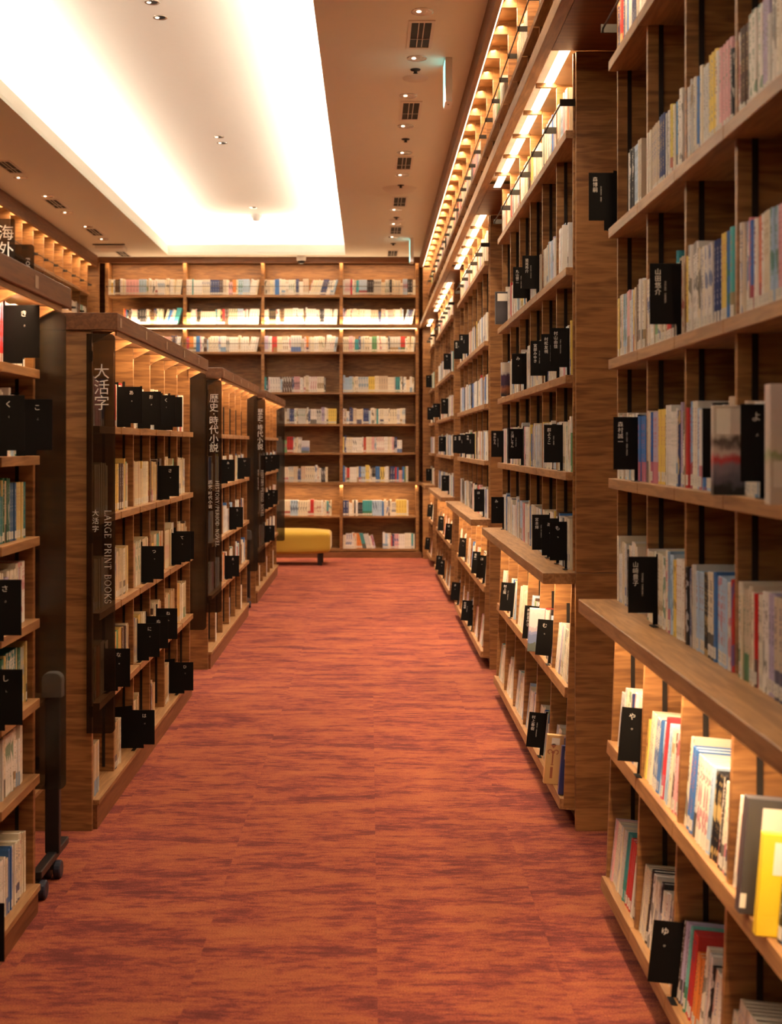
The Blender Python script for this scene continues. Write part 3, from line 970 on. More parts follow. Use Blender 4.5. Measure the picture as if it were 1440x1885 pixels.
# ---- left free-standing bookcases
LROWS = [1.520, 1.174, .812, .473, .110]
LROWS0 = [1.680, 1.415, 1.166, .912, .666, .432, .090]
LL = ['low oak bookcase at the left edge, packed with small paperbacks',
      'low oak bookcase behind the large-print sign panel',
      'low oak bookcase on the left behind the first history sign',
      'low oak bookcase on the left behind the second history sign',
     ]
def low_case(k, root=None):
    near = U0 + PER * k
    L = UL if k < 4 else .55
    rows = LROWS0 if k == 0 else LROWS
    root = empty('low_bookcase', to_world('L', near, 0, 0), FR['L'][1])
    tag(root, LL[k], 'bookcase', 'low oak bookcases down the left side of the aisle')
    p = .025; ns = 6 if k < 4 else 1; pitch = (L - 2 * p) / ns; W = .62
    zt = 1.878
    for a in (0, L - p):
        MB().box(a, a + p, -.007, W, 0, zt - .001).build('side_panel', 'oak_panel', root, .0015)
    MB().box(p, L - p, .295, .325, .02, zt - .001).build('back_panel', 'oak_panel', root)
    MB().box(-.012, L + .06, -.105, W + .02, 1.8785, 1.943).build('top_cap', 'oak_dark', root, .002)
    MB().box(p, L - p, -.096, -.090, zt - .018, zt).build('added_baffle', 'oak_board', root)  # board added to shield the lamp behind it from the aisle
    for i in range(ns + 1):
        xc = p + pitch * i
        if 0 < i < ns:
            MB().box(xc - .009, xc + .009, 0, .294, .105, zt - .001).build('divider', 'oak_panel', root, .001)
        # wedge-shaped arm, deepened so it shapes light and dark triangles under the cap
        MB().prism([(-.0895, zt - .002), (-.001, zt - .050), (-.001, zt - .001)], 0, max(xc - .009, 0.0), min(xc + .009, L)).build('divider_arm', 'oak_panel', root)
    rm = MB()
    for i in range(ns):
        for xx in (p + pitch * i + .0112, p + pitch * (i + 1) - .0112):
            rm.box(xx - .0018, xx + .0018, .035, .046, rows[-1] + .02, zt - .15)
    rm.build('support_rail', 'rail_metal', root)
    for z in rows:
        last = z == rows[-1]
        m = MB()
        if last:
            m.box(p, L - p, -.030, .29, z - .02, z)
            m.build('shelf', 'oak_board', root, .0015)
            MB().box(p, L - p, -.022, .29, 0.0, z - .0205).build('plinth', 'oak_dark', root)
        else:
            for i in range(ns):
                m.box(p + pitch * i + .0095, p + pitch * (i + 1) - .0095, -.030, .29, z - .028, z)
            m.build('shelf', 'oak_board', root, .0012)
    for i in range(5 if k < 4 else 1):
        xx = .035 + i * .56
        MB().box(xx, xx + .035, -.107, -.1055, 1.892, 1.928).build('range_tag', 'clear_tag', root)
    for i in range(ns):
        a = near + p + pitch * i + .0125; b = near + p + pitch * (i + 1) - .0125
        if k == 0 and i < 4: continue
        for ri, z in enumerate(rows):
            rnd = random.Random(k * 77 + i * 9 + ri)
            pal, f, hs, mean, dep = PALETTE, (0, rnd.uniform(.45, 1)), (.184, .198), .022, .135
            if k == 0:
                pal = PAL_GREEN if ri in (2, 4) else PALETTE
                f = (0, .90) if ri != 5 else (0, .8); hs = (.150, .165); mean = .017; dep = .11
                hs = (.168, .186)
            if k == 1:
                pal = PAL_SERIES
                f = (0, rnd.uniform(.72, .95))
                if ri == 4: f = (0, .35) if i != 5 else (0, 0)
                if ri == 0: pal = PALETTE; hs = (.175, .19); f = (0, .6)
                if ri == 3: f = (0, .8)
                hs = (.19, .205) if ri else hs; mean = .020
            if k in (2, 3):
                if ri == 0: continue
                if ri == 4: f = (0, .2 if i % 2 else 0)
            fill_row('L', a, b, z, -.003, 0, .24, ('left low ' + str(k), i + 1, z), pal=pal, fill=f, hs=hs, mean=mean, dep=dep, seed=9000 + k * 100 + i * 10 + ri)
    return root
for k in range(4):
    low_case(k)

# ------------------------------------------------------------------ build the books
# books whose colour stands out in particular places: (side, shelf, distance along the aisle, name, colour, height, thickness kept)
for side, z, Y, cn, cc, hh in [('R', 1.712, 3.245, 'teal', (.05, .28, .36), .222), ('R', .968, 2.576, 'red', (.55, .02, .02), None), ('R', .968, 3.23, 'orange', (.75, .16, .03), None),
        ('R', .115, 3.06, 'turquoise', (.16, .55, .50), .20), ('R', 1.712, 2.735, 'teal', (.05, .36, .38), None), ('R', 1.712, 2.61, 'pink', (.72, .26, .30), None), ('R', 1.712, 2.59, 'blue', (.05, .14, .45), None),
        ('R', 1.712, 2.56, 'orange', (.70, .22, .12), None), ('R', 2.118, 3.295, 'yellow', (.72, .60, .12), None), ('R', 2.118, 3.25, 'blue', (.05, .25, .50), None), ('R', 2.635, 3.96, 'red', (.60, .05, .04), .21),
        ('R', .115, 5.86, 'red', (.62, .02, .02), .20), ('R', 2.118, 5.13, 'blue', (.06, .22, .50), None), ('R', .115, 8.53, 'red', (.6, .03, .03), None), ('R', .115, 9.6, 'blue', (.04, .22, .60), None),
        ('R', .535, 3.36, 'red', (.62, .05, .06), None), ('R', 1.345, 3.52, 'blue', (.02, .12, .45), None), ('R', 1.345, 3.10, 'pale blue', (.22, .40, .66), None), ('R', 1.345, 3.08, 'pale blue', (.22, .40, .66), None),
        ('R', 1.345, 3.0, 'white', (.8, .78, .74), None), ('R', .968, 3.31, 'pale blue', (.22, .34, .50), None), ('L', 1.415, 3.93, 'red', (.62, .05, .02), None)]:
    lx = -Y if side == 'R' else Y
    c = [b for b in BOOKS if b['side'] == side and b['z'] == z]
    if not c: continue
    b = min(c, key=lambda q: abs(q['x'] + q['w'] / 2 - lx))
    b['col'] = cc; b['cname'] = cn; b['sd'] = .13
    if hh: b['h'] = hh
def proj_area(b):
    pts = []
    for dx, dz in ((0, 0), (b['w'], 0), (0, b['h']), (b['w'], b['h'])):
        X, Y, Z = to_world(b['side'], b['x'] + dx, b['y'], b['z'] + dz)
        if Y < .3: return 0
        pts.append((681 + X * FPX / Y, 818 - (Z - EYE) * FPX / Y))
    x0, x1 = max(min(p[0] for p in pts), 0), min(max(p[0] for p in pts), 1440)
    y0, y1 = max(min(p[1] for p in pts), 0), min(max(p[1] for p in pts), 1885)
    return max(x1 - x0, 0) * max(y1 - y0, 0)

FACE_OUT = []   # filled below: spaces where a face-out book or plate stands
for b in BOOKS:
    b['area'] = proj_area(b)
order = sorted(BOOKS, key=lambda b: -b['area'])
NEAR = [b for b in order[:300] if b['area'] > 0]
FAR = [b for b in BOOKS if b['area'] > 0 or b['side'] != 'R' or b['where'][0] != 'nearest right']
near_ids = set(id(b) for b in NEAR)
FAR = [b for b in FAR if id(b) not in near_ids]

def add_attrs(me, cols, inks, uvs):
    a = me.attributes.new('bcol', 'FLOAT_COLOR', 'CORNER'); a.data.foreach_set('color', cols)
    a = me.attributes.new('bink', 'FLOAT_COLOR', 'CORNER'); a.data.foreach_set('color', inks)
    l = me.uv_layers.new(name='UVMap'); l.data.foreach_set('uv', uvs)

PAGE = (0.72, 0.64, 0.50)
def world_matrix(b):
    o, r = FR[b['side']]
    ny = TILT[b['z']][0] if b['tilt'] else 0
    loc = to_world(b['side'], b['x'], b['y'], b['z'] + (.0002 if not b['tilt'] else .0004 + (b['y'] - ny) * math.sin(b['tilt'])))
    M_ = Matrix.Translation(loc) @ Matrix.Rotation(r, 4, 'Z') @ Matrix.Rotation(b['tilt'], 4, 'X')
    if b['lean'] > 0:
        M_ = M_ @ Matrix.Translation((b['w'] * math.cos(b['lean']), 0, 0)) @ Matrix.Rotation(b['lean'], 4, 'Y') @ Matrix.Translation((-b['w'], 0, 0))
    elif b['lean'] < 0:
        M_ = M_ @ Matrix.Rotation(b['lean'], 4, 'Y')
    return M_

THK = lambda w: 'slim' if w < .018 else 'thick' if w > .026 else 'medium'
def book_label(b):
    case, comp, z, idx = b['where']
    th = THK(b['w'])
    if case == 'nearest right':
        return '%s %s book, %s from left, %s compartment, %s shelf, nearest right bookcase' % (th, b['cname'], ORD[idx], ORD[comp], ROWNAME[z].replace('shelf under ledge', 'under-ledge').replace('third highest', 'highest rail-free').replace('upper eye-level', 'second rail-free').replace('lower eye-level', 'third rail-free'))
    if case.startswith('left low'):
        k = int(case[-1]); rows = LROWS0 if k == 0 else LROWS
        cn = {0: 'left-edge', 1: 'large-print'}.get(k, 'history')
        return '%s %s book, %s from left, %s compartment, %s shelf down, %s low bookcase' % (th, b['cname'], ORD[idx], ORD[comp], ORD[rows.index(z) + 1], cn)
    return '%s %s book, %s from left, %s compartment, %s shelf, %s bookcase' % (th, b['cname'], ORD[idx], ORD[comp], ROWNAME[z], case)

def near_book(b):
    w, d, h = b['w'], b['d'], b['h']
    t = .0022
    out = [(0, d), (0, .0035), (w * .12, .001), (w * .5, -.0012), (w * .88, .001), (w, .0035), (w, d)]
    inn = [(w - t, d), (w - t, .0045), (t, .0045), (t, d)]
    pts = out + inn
    mb = MB().prism(pts, 2, 0, h)
    me = bpy.data.meshes.new('book')
    me.from_pydata(mb.v, [], mb.f)
    me.materials.append(MATS['book_jacket'])
    cols, inks, uvs = [], [], []
    for p in me.polygons:
        fi = p.index
        spine = 2 + 1 <= fi <= 2 + 4
        for vi in p.vertices:
            x, y, z = mb.v[vi]
            cols += [*b['col'], 1.0 if spine else 0.0]; inks += [*b['ink'], b['sd']]
            uvs += [x / w, z / h]
    add_attrs(me, cols, inks, uvs)
    o = bpy.data.objects.new('book', me)
    COL.objects.link(o)
    o.matrix_world = world_matrix(b)
    tag(o, book_label(b), 'book', 'shelved books')
    pg = MB().box(t + .0002, w - t - .0002, .0047, d - .003, .002, h - .0035).build('page_block', 'paper_white', o)
    return o
for b in NEAR:
    near_book(b)

V_, F_, cols, inks, uvs = [], [], [], [], []
for b in FAR:
    M_ = world_matrix(b)
    w, d, h = b['w'], b['d'], b['h']
    n = len(V_)
    P = [(0, 0, 0), (w, 0, 0), (w, d, 0), (0, d, 0), (0, 0, h), (w, 0, h), (w, d, h), (0, d, h),
         (.0015, .002, h), (w - .0015, .002, h), (w - .0015, d, h), (.0015, d, h),
         (.0015, .002, h - .003), (w - .0015, .002, h - .003), (w - .0015, d, h - .003), (.0015, d, h - .003)]
    V_ += [tuple(M_ @ Vector(q)) for q in P]
    for kind, q in (('s', (0, 1, 5, 4)), ('c', (1, 2, 6, 5)), ('c', (3, 0, 4, 7)), ('c', (4, 5, 9, 8)), ('c', (5, 6, 10, 9)), ('c', (7, 4, 8, 11)), ('p', (12, 13, 14, 15))):
        F_.append(tuple(n + i for i in q))
        for i in q:
            c = PAGE if kind == 'p' else b['col']
            cols += [*c, 1.0 if kind == 's' else 0.0]; inks += [*b['ink'], b['sd']]
            uvs += [P[i][0] / w, P[i][2] / h]
me = bpy.data.meshes.new('distant_books')
me.from_pydata(V_, [], F_)
me.materials.append(MATS['book_jacket'])
add_attrs(me, cols, inks, uvs)
fo = bpy.data.objects.new('distant_books', me)
COL.objects.link(fo)
tag(fo, 'all the smaller-looking books filling the farther shelves of the room', 'books', None, 'stuff')
print('BOOKS', len(BOOKS), 'near', len(NEAR), 'smallest near px', NEAR[-1]['area'])

# ------------------------------------------------------------------ black index plates
KJ_SMALL = 'ABCDEFGHIKLMNOPRSTUVY'
def index_plate(side, Y, z, txt, out, label, w=.078, hh=.150, romaji=None, tilt=0.0, zoff=.03, body=True):
    """bookend with a flag sticking out into the aisle, its face turned towards the camera"""
    name = 'index_plate'
    xx = -Y if side == 'R' else Y
    yo = {.535: -.013, .115: -.027}.get(z, 0.0) if side == 'R' else 0.0
    zo = (yo - TILT[z][0]) * math.sin(tilt) + .0005 if tilt else 0.0
    out += yo
    root = empty(name, to_world(side, xx, yo, z + zo), FR[side][1])
    root.rotation_euler = (tilt, 0, FR[side][1])
    # local: y from -out (aisle) inwards; plate is thin in x
    t = .0012
    y1 = -out + w
    pts = [(-out, zoff), (y1 - .03 if y1 < .0 else -.012, zoff), (y1 - .03 if y1 < .0 else -.012, .002), (.11, .002), (.11, .178), (-.003, .19), (-.003, zoff + hh), (-out, zoff + hh)]
    MB().prism(pts, 0, -t, t).build('plate', 'black_plate', root, .0006)
    MB().box(-.045 if side == 'L' else -.0012, .0012 if side == 'L' else .045, -.022, -.0065, .0003, .0018).build('foot', 'black_plate', root)
    tag(root, label, 'index plate', 'black index plates between the books')
    # lettering on the face towards the camera
    face = empty('x', (0, 0, 0)); bpy.data.objects.remove(face)
    items = []
    if len(txt) == 1:
        items.append((txt, .0, -.026, .020, False))
    else:
        for i, ch in enumerate(txt):
            items.append((ch, -.010, -.022 - i * .0165, .0160, False))
    tp = text_part('lettering', items, root)
    # the text plane: local x of text runs along the plate, seen from the camera
    if side == 'R':   # camera looks along +Y = local -x ; its right is world +X = local +y
        MT = Matrix.Translation((t + .0004, -out + .030, zoff + hh)) @ Matrix.Rotation(PI / 2, 4, 'Z')
    else:             # camera looks along +Y = local +x ; right is world +X = local -y
        MT = Matrix.Translation((-t - .0004, -out + .045, zoff + hh)) @ Matrix.Rotation(-PI / 2, 4, 'Z')
    tp.matrix_local = MT
    if romaji:
        tr = text_part('small_lettering', [(c, .008, -.045 - i * .0042, .0062, True) for i, c in enumerate(romaji)], root, 'label_grey')
        tr.matrix_local = MT
    else:
        tr = text_part('small_lettering', [(txt[-1], .002, -.060, .007, False)], root, 'label_grey')
        tr.matrix_local = MT
    return root

for s, z, txt, out, rom, lab in RP:
    index_plate('R', FH / s, z, txt, out, lab, romaji=rom, tilt=(TILT[z][1] if z in TILT else 0), zoff=.033)
for s, z, txt, lab in LP:
    index_plate('L', FH / s, z, txt, .102, lab, hh=.152, zoff=.018)

# ------------------------------------------------------------------ face-out books
def face_mat(name, kind):
    m, nt, b = newmat(name)
    L = nt.links.new
    tc = N(nt, 'ShaderNodeTexCoord')
    sx = N(nt, 'ShaderNodeSeparateXYZ'); L(tc.outputs['Generated'], sx.inputs[0])
    cr = N(nt, 'ShaderNodeValToRGB'); cr.color_ramp.interpolation = 'EASE'
    e = cr.color_ramp.elements
    nz = N(nt, 'ShaderNodeTexNoise'); nz.inputs['Scale'].default_value = 5; nz.inputs['Detail'].default_value = 3
    mp = N(nt, 'ShaderNodeMapping')
    L(tc.outputs['Generated'], mp.inputs[0]); L(mp.outputs[0], nz.inputs['Vector'])
    mm = N(nt, 'ShaderNodeMath', operation='MULTIPLY_ADD'); mm.inputs[1].default_value = .25
    L(nz.outputs['Fac'], mm.inputs[0]); L(sx.outputs[2], mm.inputs[2])
    L(mm.outputs[0], cr.inputs['Fac'])
    def stops(lst):
        while len(e) > 2: e.remove(e[-1])
        e[0].position, e[0].color = lst[0][0], (*lst[0][1], 1)
        e[1].position, e[1].color = lst[-1][0], (*lst[-1][1], 1)
        for p, c in lst[1:-1]:
            k = e.new(p); k.color = (*c, 1)
    if kind == 'redgrey':
        stops([(.20, (.012, .012, .014)), (.30, (.10, .09, .12)), (.42, (.20, .16, .20)), (.52, (.45, .04, .05)), (.62, (.50, .40, .36)), (.72, (.10, .07, .06)), (.80, (.55, .49, .42))])
    elif kind == 'flower':
        stops([(.0, (.66, .58, .50)), (.45, (.62, .56, .48)), (.55, (.35, .40, .20)), (.60, (.68, .60, .52)), (1.0, (.66, .56, .54))])
    elif kind == 'sea':
        cr.color_ramp.interpolation = 'CONSTANT'
        stops([(.0, (.12, .15, .14)), (.32, (.17, .23, .42)), (.52, (.26, .30, .52)), (.60, (.50, .45, .52)), (.70, (.66, .64, .66)), (1.0, (.7, .7, .7))])
    elif kind == 'purple':
        stops([(.15, (.02, .015, .03)), (.35, (.35, .14, .07)), (.45, (.05, .03, .08)), (.72, (.07, .03, .09)), (.82, (.66, .66, .66))])
    elif kind == 'grey':
        stops([(.0, (.035, .035, .045)), (.5, (.06, .06, .075)), (1.0, (.04, .04, .05))])
    elif kind == 'tan':
        stops([(.0, (.60, .36, .14)), (.6, (.66, .42, .17)), (1.0, (.62, .40, .18))])
    elif kind == 'blue':
        stops([(.0, (.025, .035, .15)), (.7, (.03, .045, .18)), (1.0, (.03, .04, .15))])
    elif kind == 'slate':
        stops([(.0, (.055, .055, .065)), (.7, (.065, .065, .075)), (1.0, (.06, .06, .07))])
    elif kind == 'yellow':
        stops([(.0, (.80, .55, .03)), (.7, (.84, .62, .03)), (1.0, (.82, .6, .05))])
    elif kind == 'white':
        stops([(.0, (.72, .68, .62)), (.7, (.78, .74, .68)), (1.0, (.75, .7, .66))])
    L(cr.outputs['Color'], b.inputs['Base Color'])
    b.inputs['Roughness'].default_value = .35

def face_book(s, xl, z, w, h, kind, label, tilt=0.0, sticker=None, t=.022, ornament=False):
    """a book whose front cover faces the camera: xl = world X of its left edge"""
    mn = 'cover_' + kind
    if mn not in MATS: face_mat(mn, kind)
    Y = FH / s
    root = MB().box(0, w, 0, t, 0, h).build('face_out_book', mn, None, .0008)
    root.location = (xl, Y, z + (.004 if tilt else .001))
    root.rotation_euler = (0, -tilt if False else -tilt * 1.0, 0)
    MB().box(.003, w + .0015, .002, t - .002, .002, h - .002).build('page_block', 'paper_white', root)
    if sticker:
        for (a, b_, c, d) in sticker:
            MB().box(a, b_, -.0006, -.0001, c, d).build('library_sticker', 'paper_white', root)
    if ornament:
        mo = MB()
        cx = w * .36
        mo.prism([(cx - .011, h * .80), (cx, h * .73), (cx + .011, h * .80), (cx, h * .835)], 1, -.0006, -.0001)
        mo.box(cx - .0025, cx + .0025, -.0006, -.0001, h * .42, h * .68)
        for sg in (-1, 1):
            for i in range(8):
                a0 = R_(200 - 38 * i); 
                px, pz = cx + sg * (.012 + .008 * math.cos(a0)), h * .66 + .008 * math.sin(a0)
                mo.box(px - .0022, px + .0022, -.0006, -.0001, pz - .0022, pz + .0022)
        mo.prism([(cx - .007, h * .40), (cx, h * .415), (cx + .007, h * .40), (cx, h * .385)], 1, -.0006, -.0001)
        mo.box(cx - .006, cx + .004, -.0006, -.0001, h * .12, h * .35)
        mo.build('cover_ornament', 'ornament_ink', root)
    tag(root, label, 'book', 'books shown face-out')
    return root
plain('ornament_ink', (0.36, 0.12, 0.06), .5)
face_book(1300, .706, 1.345, .128, .184, 'redgrey', 'face-out book with grey, red and black cover on lower eye-level shelf', sticker=[(.006, .060, .125, .178)])
face_book(1553, .688, 1.345, .135, .208, 'flower', 'face-out pale floral book cut off by the right photo edge', sticker=[(.006, .026, .03, .075)], t=.03)
face_book(480, .698, 2.118, .105, .180, 'grey', 'dark face-out book with white sticker, far end of highest open shelf', sticker=[(.012, .068, .128, .170)])
face_book(487, .720, 1.712, .105, .186, 'purple', 'dark purple face-out book with white top, far end of second shelf', sticker=[(.004, .085, .135, .182)])
face_book(606, .694, .535, .105, .190, 'sea', 'face-out book with pale blue sea-view cover under second right ledge', tilt=R_(-4))
face_book(680, .682, .115, .075, .192, 'tan', 'tan book with brown ornament on its face near the carpet', tilt=R_(-5), sticker=[(.018, .050, .155, .182)], ornament=True, t=.03)
face_book(702, .716, .115, .10, .185, 'blue', 'navy face-out book with white sticker on floor-level shelf', tilt=R_(-5), sticker=[(.012, .045, .135, .168)])
face_book(690, .745, 2.118, .10, .18, 'white', 'white face-out book at near end of highest open shelf, second bookcase', t=.012)
face_book(1375, .716, .535, .13, .225, 'slate', 'large slate-grey face-out book under the nearest right ledge', tilt=R_(-5), sticker=[(.03, .085, .155, .208), (-.0, .012, .012, .04)], t=.03)
face_book(1440, .715, .535, .13, .190, 'yellow', 'bright yellow face-out book in front of the slate-grey one', tilt=R_(-5), sticker=[(.022, .09, .115, .175)], t=.02)
face_book(218, -.84, 1.345, .10, .15, 'sea', 'small book displayed face-out on the end wall, beside a gap', t=.02)

# ------------------------------------------------------------------ smoked acrylic panes and signs
def rrect(x0, x1, z0, z1, r, corners=(1, 1, 1, 1), n=6):
    """corner order: bottom-left, bottom-right, top-right, top-left"""
    pts = []
    for k, (cx, cz, a0) in enumerate(((x0, z0, 180), (x1, z0, 270), (x1, z1, 0), (x0, z1, 90))):
        if not corners[k]:
            pts.append((cx, cz)); continue
        ox = cx + (r if cx == x0 else -r); oz = cz + (r if cz == z0 else -r)
        for i in range(n + 1):
            a = R_(a0 + 90 * i / n)
            pts.append((ox + r * math.cos(a), oz + r * math.sin(a)))
    return pts

def pane(Y, label, text=None):
    root = empty('sign_panel', (0, Y, 0))
    x0, x1 = -1.058, -.952
    MB().prism(rrect(x0, x1, .371, 1.863, .02, (0, 1, 1, 0)), 1, 0, .008).build('acrylic_sheet', 'smoked_acrylic', root)
    m = MB()
    for zz in (.45, 1.10, 1.78):
        m.box(x0 + .006, x0 + .022, .0082, .0118, zz - .02, zz + .02)
    m.build('mounting_bracket', 'bracket_metal', root)
    tag(root, label, 'sign', 'smoked acrylic panels on the ends of the low bookcases')
    if text == 'large':
        a = text_part('large_lettering', [(c, -1.001, 1.718 - i * .0585, .060, False) for i, c in enumerate('大活字')], root)
        b_ = text_part('chinese_lettering', [(c, -1.024, 1.192 - i * .0295, .0262, False) for i, c in enumerate('大活字')], root)
        c_ = serif_part('english_lettering', 'LARGE PRINT BOOKS', -.990, 1.205, .0245, .352, root)
    elif text == 'history':
        items = []; z = 1.742
        for c in '歴史·時代小説':
            if c == '·':
                items.append((c, -1.001, z + .018, .060, False)); z -= .026
            else:
                items.append((c, -1.001, z, .060, False)); z -= .0585
        a = text_part('large_lettering', items, root)
        items = []; z = 1.205
        for c in '历史·时代小说':
            if c == '·':
                items.append((c, -1.024, z + .008, .027, False)); z -= .013
            else:
                items.append((c, -1.024, z, .0262, False)); z -= .0285
        b_ = text_part('chinese_lettering', items, root)
        c_ = serif_part('english_lettering', 'HISTORY/PERIOD NOVEL', -.990, 1.216, .0225, .425, root)
    if text:
        for q in (a, b_, c_): q.location.y = -.0008
    return root
for k in range(4):
    near = U0 + PER * k
    if k:
        pane(near - .022, ['', 'smoked acrylic sign reading large print books', 'nearer smoked acrylic sign reading history and period novel', 'farther smoked acrylic sign reading history and period novel'][k], ['', 'large', 'history', 'history'][k])
    pane(near + UL + .014, ['blank smoked panel on the far end of the left-edge bookcase, widest in view',
                            'blank smoked panel between the large-print and first history bookcases',
                            'blank smoked panel between the two history bookcases',
                            'blank smoked panel in front of the mustard bench'][k])
# foreign section sign on the left wall
sg = empty('wall_sign', (0, 12.0, 0))
MB().prism(rrect(-3.45, -3.288, 2.72, 3.54, .02, (0, 1, 1, 0)), 1, 0, .008).build('acrylic_sheet', 'smoked_acrylic', sg)
text_part('large_lettering', [('海', -3.37, 3.40, .15, False), ('外', -3.37, 3.245, .15, False)], sg).location.y = -.001
tag(sg, 'smoked wall sign with two large characters high on the left', 'sign')
sg2 = empty('wall_sign', (0, 12.25, 0))
MB().prism(rrect(-3.46, -3.175, 2.72, 3.34, .03, (0, 1, 1, 0)), 1, 0, .008).build('acrylic_sheet', 'smoked_acrylic', sg2)
text_part('lettering', [(c, -3.235, 3.20 - i * .04, .055, True) for i, c in enumerate('FOREIGN')], sg2).location.y = -.001
tag(sg2, 'lower smoked wall sign overlapped by the large-character one', 'sign')

# ------------------------------------------------------------------ rolling carts in the gaps on the left
def cart(Y0, X, label, H=.69):
    """two upright ends, each a post on a foot bar with two casters, joined by shelves"""
    root = empty('book_cart', (X, Y0, 0))
    tag(root, label, 'cart', 'rolling carts parked between the low bookcases')
    for n, xx in enumerate((0, -.46)):
        MB().box(xx - .024, xx + .024, -.014, .014, .085, H - .04).build('post', 'leg_black', root, .003)
        MB().prism(rrect(xx - .034, xx + .034, H - .085, H, .026, (0, 0, 1, 1)), 1, -.020, .020).build('grip_cap', 'grey_plastic', root, .003)
        MB().box(xx - .016, xx + .016, -.215, .16, .066, .092).build('foot_bar', 'leg_black', root, .003)
        for yy in (-.20, .0 if n == 0 else .12):
            fk = MB().prism([(yy - .022, .034), (yy + .022, .034), (yy + .016, .060), (yy - .016, .060)], 0, xx - .0045, xx + .0045).build('caster', 'leg_black', root)
            MB().tube((xx, yy, .05), (xx, yy, .075), .011).build('caster_stem', 'leg_black', fk)
            wh = MB()
            for dx in (-.017, .017):
                wh.tube((xx + dx - .012, yy, .030), (xx + dx + .012, yy, .030), .030, 18)
            wh.build('caster_wheel', 'caster_blue', fk, .004)
    for z in (.30, .58):
        MB().box(-.435, -.0245, -.19, .11, z, z + .018).build('cart_shelf', 'oak_board', root, .002)
    return root
cart(4.335, -1.060, 'black wheeled cart with grey grip, parked before the large-print bookcase')
cart(11.50, -1.085, 'small distant wheeled cart between the two history bookcases')

# ------------------------------------------------------------------ mustard bench
bench = empty('bench', (-1.17, 15.75, 0))
tag(bench, 'mustard yellow upholstered bench with black legs before the end wall', 'bench')
me = bpy.data.meshes.new('cushion')
import bmesh
bm = bmesh.new()
bmesh.ops.create_cube(bm, size=1)
for v in bm.verts:
    v.co.x *= 1.40; v.co.y *= .56; v.co.z *= .265
bmesh.ops.subdivide_edges(bm, edges=bm.edges[:], cuts=6, use_grid_fill=True)
for v in bm.verts:
    x, y, z = v.co
    fx = 1 - min(1, abs(x) / .70) ** 4
    fy = 1 - min(1, abs(y) / .28) ** 4
    if z > .05: v.co.z += .028 * fx * fy
    if z < -.05: v.co.z += .02 * (1 - fx)
    if abs(z) > .12 : v.co.x *= .975; v.co.y *= .96
bm.to_mesh(me); bm.free()
me.materials.append(MATS['mustard_fabric'])
cu = bpy.data.objects.new('cushion', me); COL.objects.link(cu); cu.parent = bench; cu.location = (0, 0, .268)
me.polygons.foreach_set('use_smooth', [True] * len(me.polygons))
md = cu.modifiers.new('b', 'BEVEL'); md.width = .03; md.segments = 4; md.angle_limit = R_(50)
for sx in (-1, 1):
    for sy in (-1, 1):
        MB().box(sx * .57 - .028, sx * .57 + .028, sy * .19 - .025, sy * .19 + .025, 0, .150).build('leg', 'leg_black', bench, .004)

# ------------------------------------------------------------------ ceiling fittings
def cy(y): return (HC - EYE) * FPX / (818 - y)
def cx_at(x, y): return (x - 681) * (HC - EYE) / (818 - y)
def downlight(x, y, z, label, lit, power=0, ry=0.0, rx=0.0, r=.05, angle=96):
    root = empty('downlight', (x, y, z)); tag(root, label, 'ceiling light', 'recessed downlights')
    MB().lathe([(r, -.0008), (r + .012, -.004), (r + .014, -.001), (r + .012, 0)], seg=28).build('trim_ring', 'steel_rim', root, smooth=True)
    MB().lathe([(0.0001, -.0012), (r, -.0012)], seg=28).build('reflector', 'vent_dark' if not lit else 'steel_rim', root)
    MB().lathe([(0.0001, -.006), (.010, -.005), (.014, -.0014)], c=(-.02, 0, 0), seg=16).build('lamp', 'lamp_glow', root)
    if power:
        spot('downlight_beam', (x, y, z - .03), power, DOWN, angle, 1.0, (rx, ry, 0))
    return root
SP = 130
for n, (px, py) in enumerate([(778, 21), (768, 107), (752, 176), (747, 232), (745, 281), (741, 322), (729, 386), (728, 412), (725, 436)]):
    downlight(cx_at(px, py), cy(py), HC, ['nearest recessed downlight of the right row, beside the vent', 'recessed downlight beside the near hanging exit sign', 'third recessed downlight from the camera, right row',
        'downlight just before the second vent, right row', 'downlight just beyond the second vent, right row', 'downlight just beyond the third vent, right row', 'downlight just beyond the fourth vent, right row',
        'downlight before the fifth vent, right row', 'downlight beside the far hanging exit sign'][n], True, SP, 0, 0)
# fittings behind the camera's upper frame edge keep the rhythm
for yy in (1.2, 2.9, 4.6):
    spot('downlight_beam', (.30, yy, HC - .03), SP * (.1 if yy < 2 else .22 if yy < 4 else .6), DOWN, 96, 1.0)
for n, (px, py) in enumerate([(38, 327), (87, 361), (123, 391), (160, 417), (190, 440)]):
    downlight(cx_at(px, py), cy(py), HC, ['nearest', 'second', 'third', 'fourth', 'farthest'][n] + ' recessed downlight on the left ceiling strip', True, SP * .8, 0, 0)
for yy in (2.5, 4.5, 6.5, 8.5):
    spot('downlight_beam', (-2.9, yy, HC - .03), SP * (.2 if yy < 4 else .45), DOWN, 96, 1.0)
for n, (px, py) in enumerate([(280, 4), (295, 32), (403, 252), (409, 263), (466, 382)]):
    zz = ZT
    k = (zz - EYE) / (818 - py)
    downlight((px - 681) * k, k * FPX, zz, ['nearest small spotlight in the glowing coffer', 'second small spotlight in the glowing coffer, right of the nearest', 'left of the middle pair of coffer spotlights', 'right of the middle pair of coffer spotlights', 'small spotlight near the smoke detector in the coffer'][n], False, SP * .5, 0, 0, r=.035)
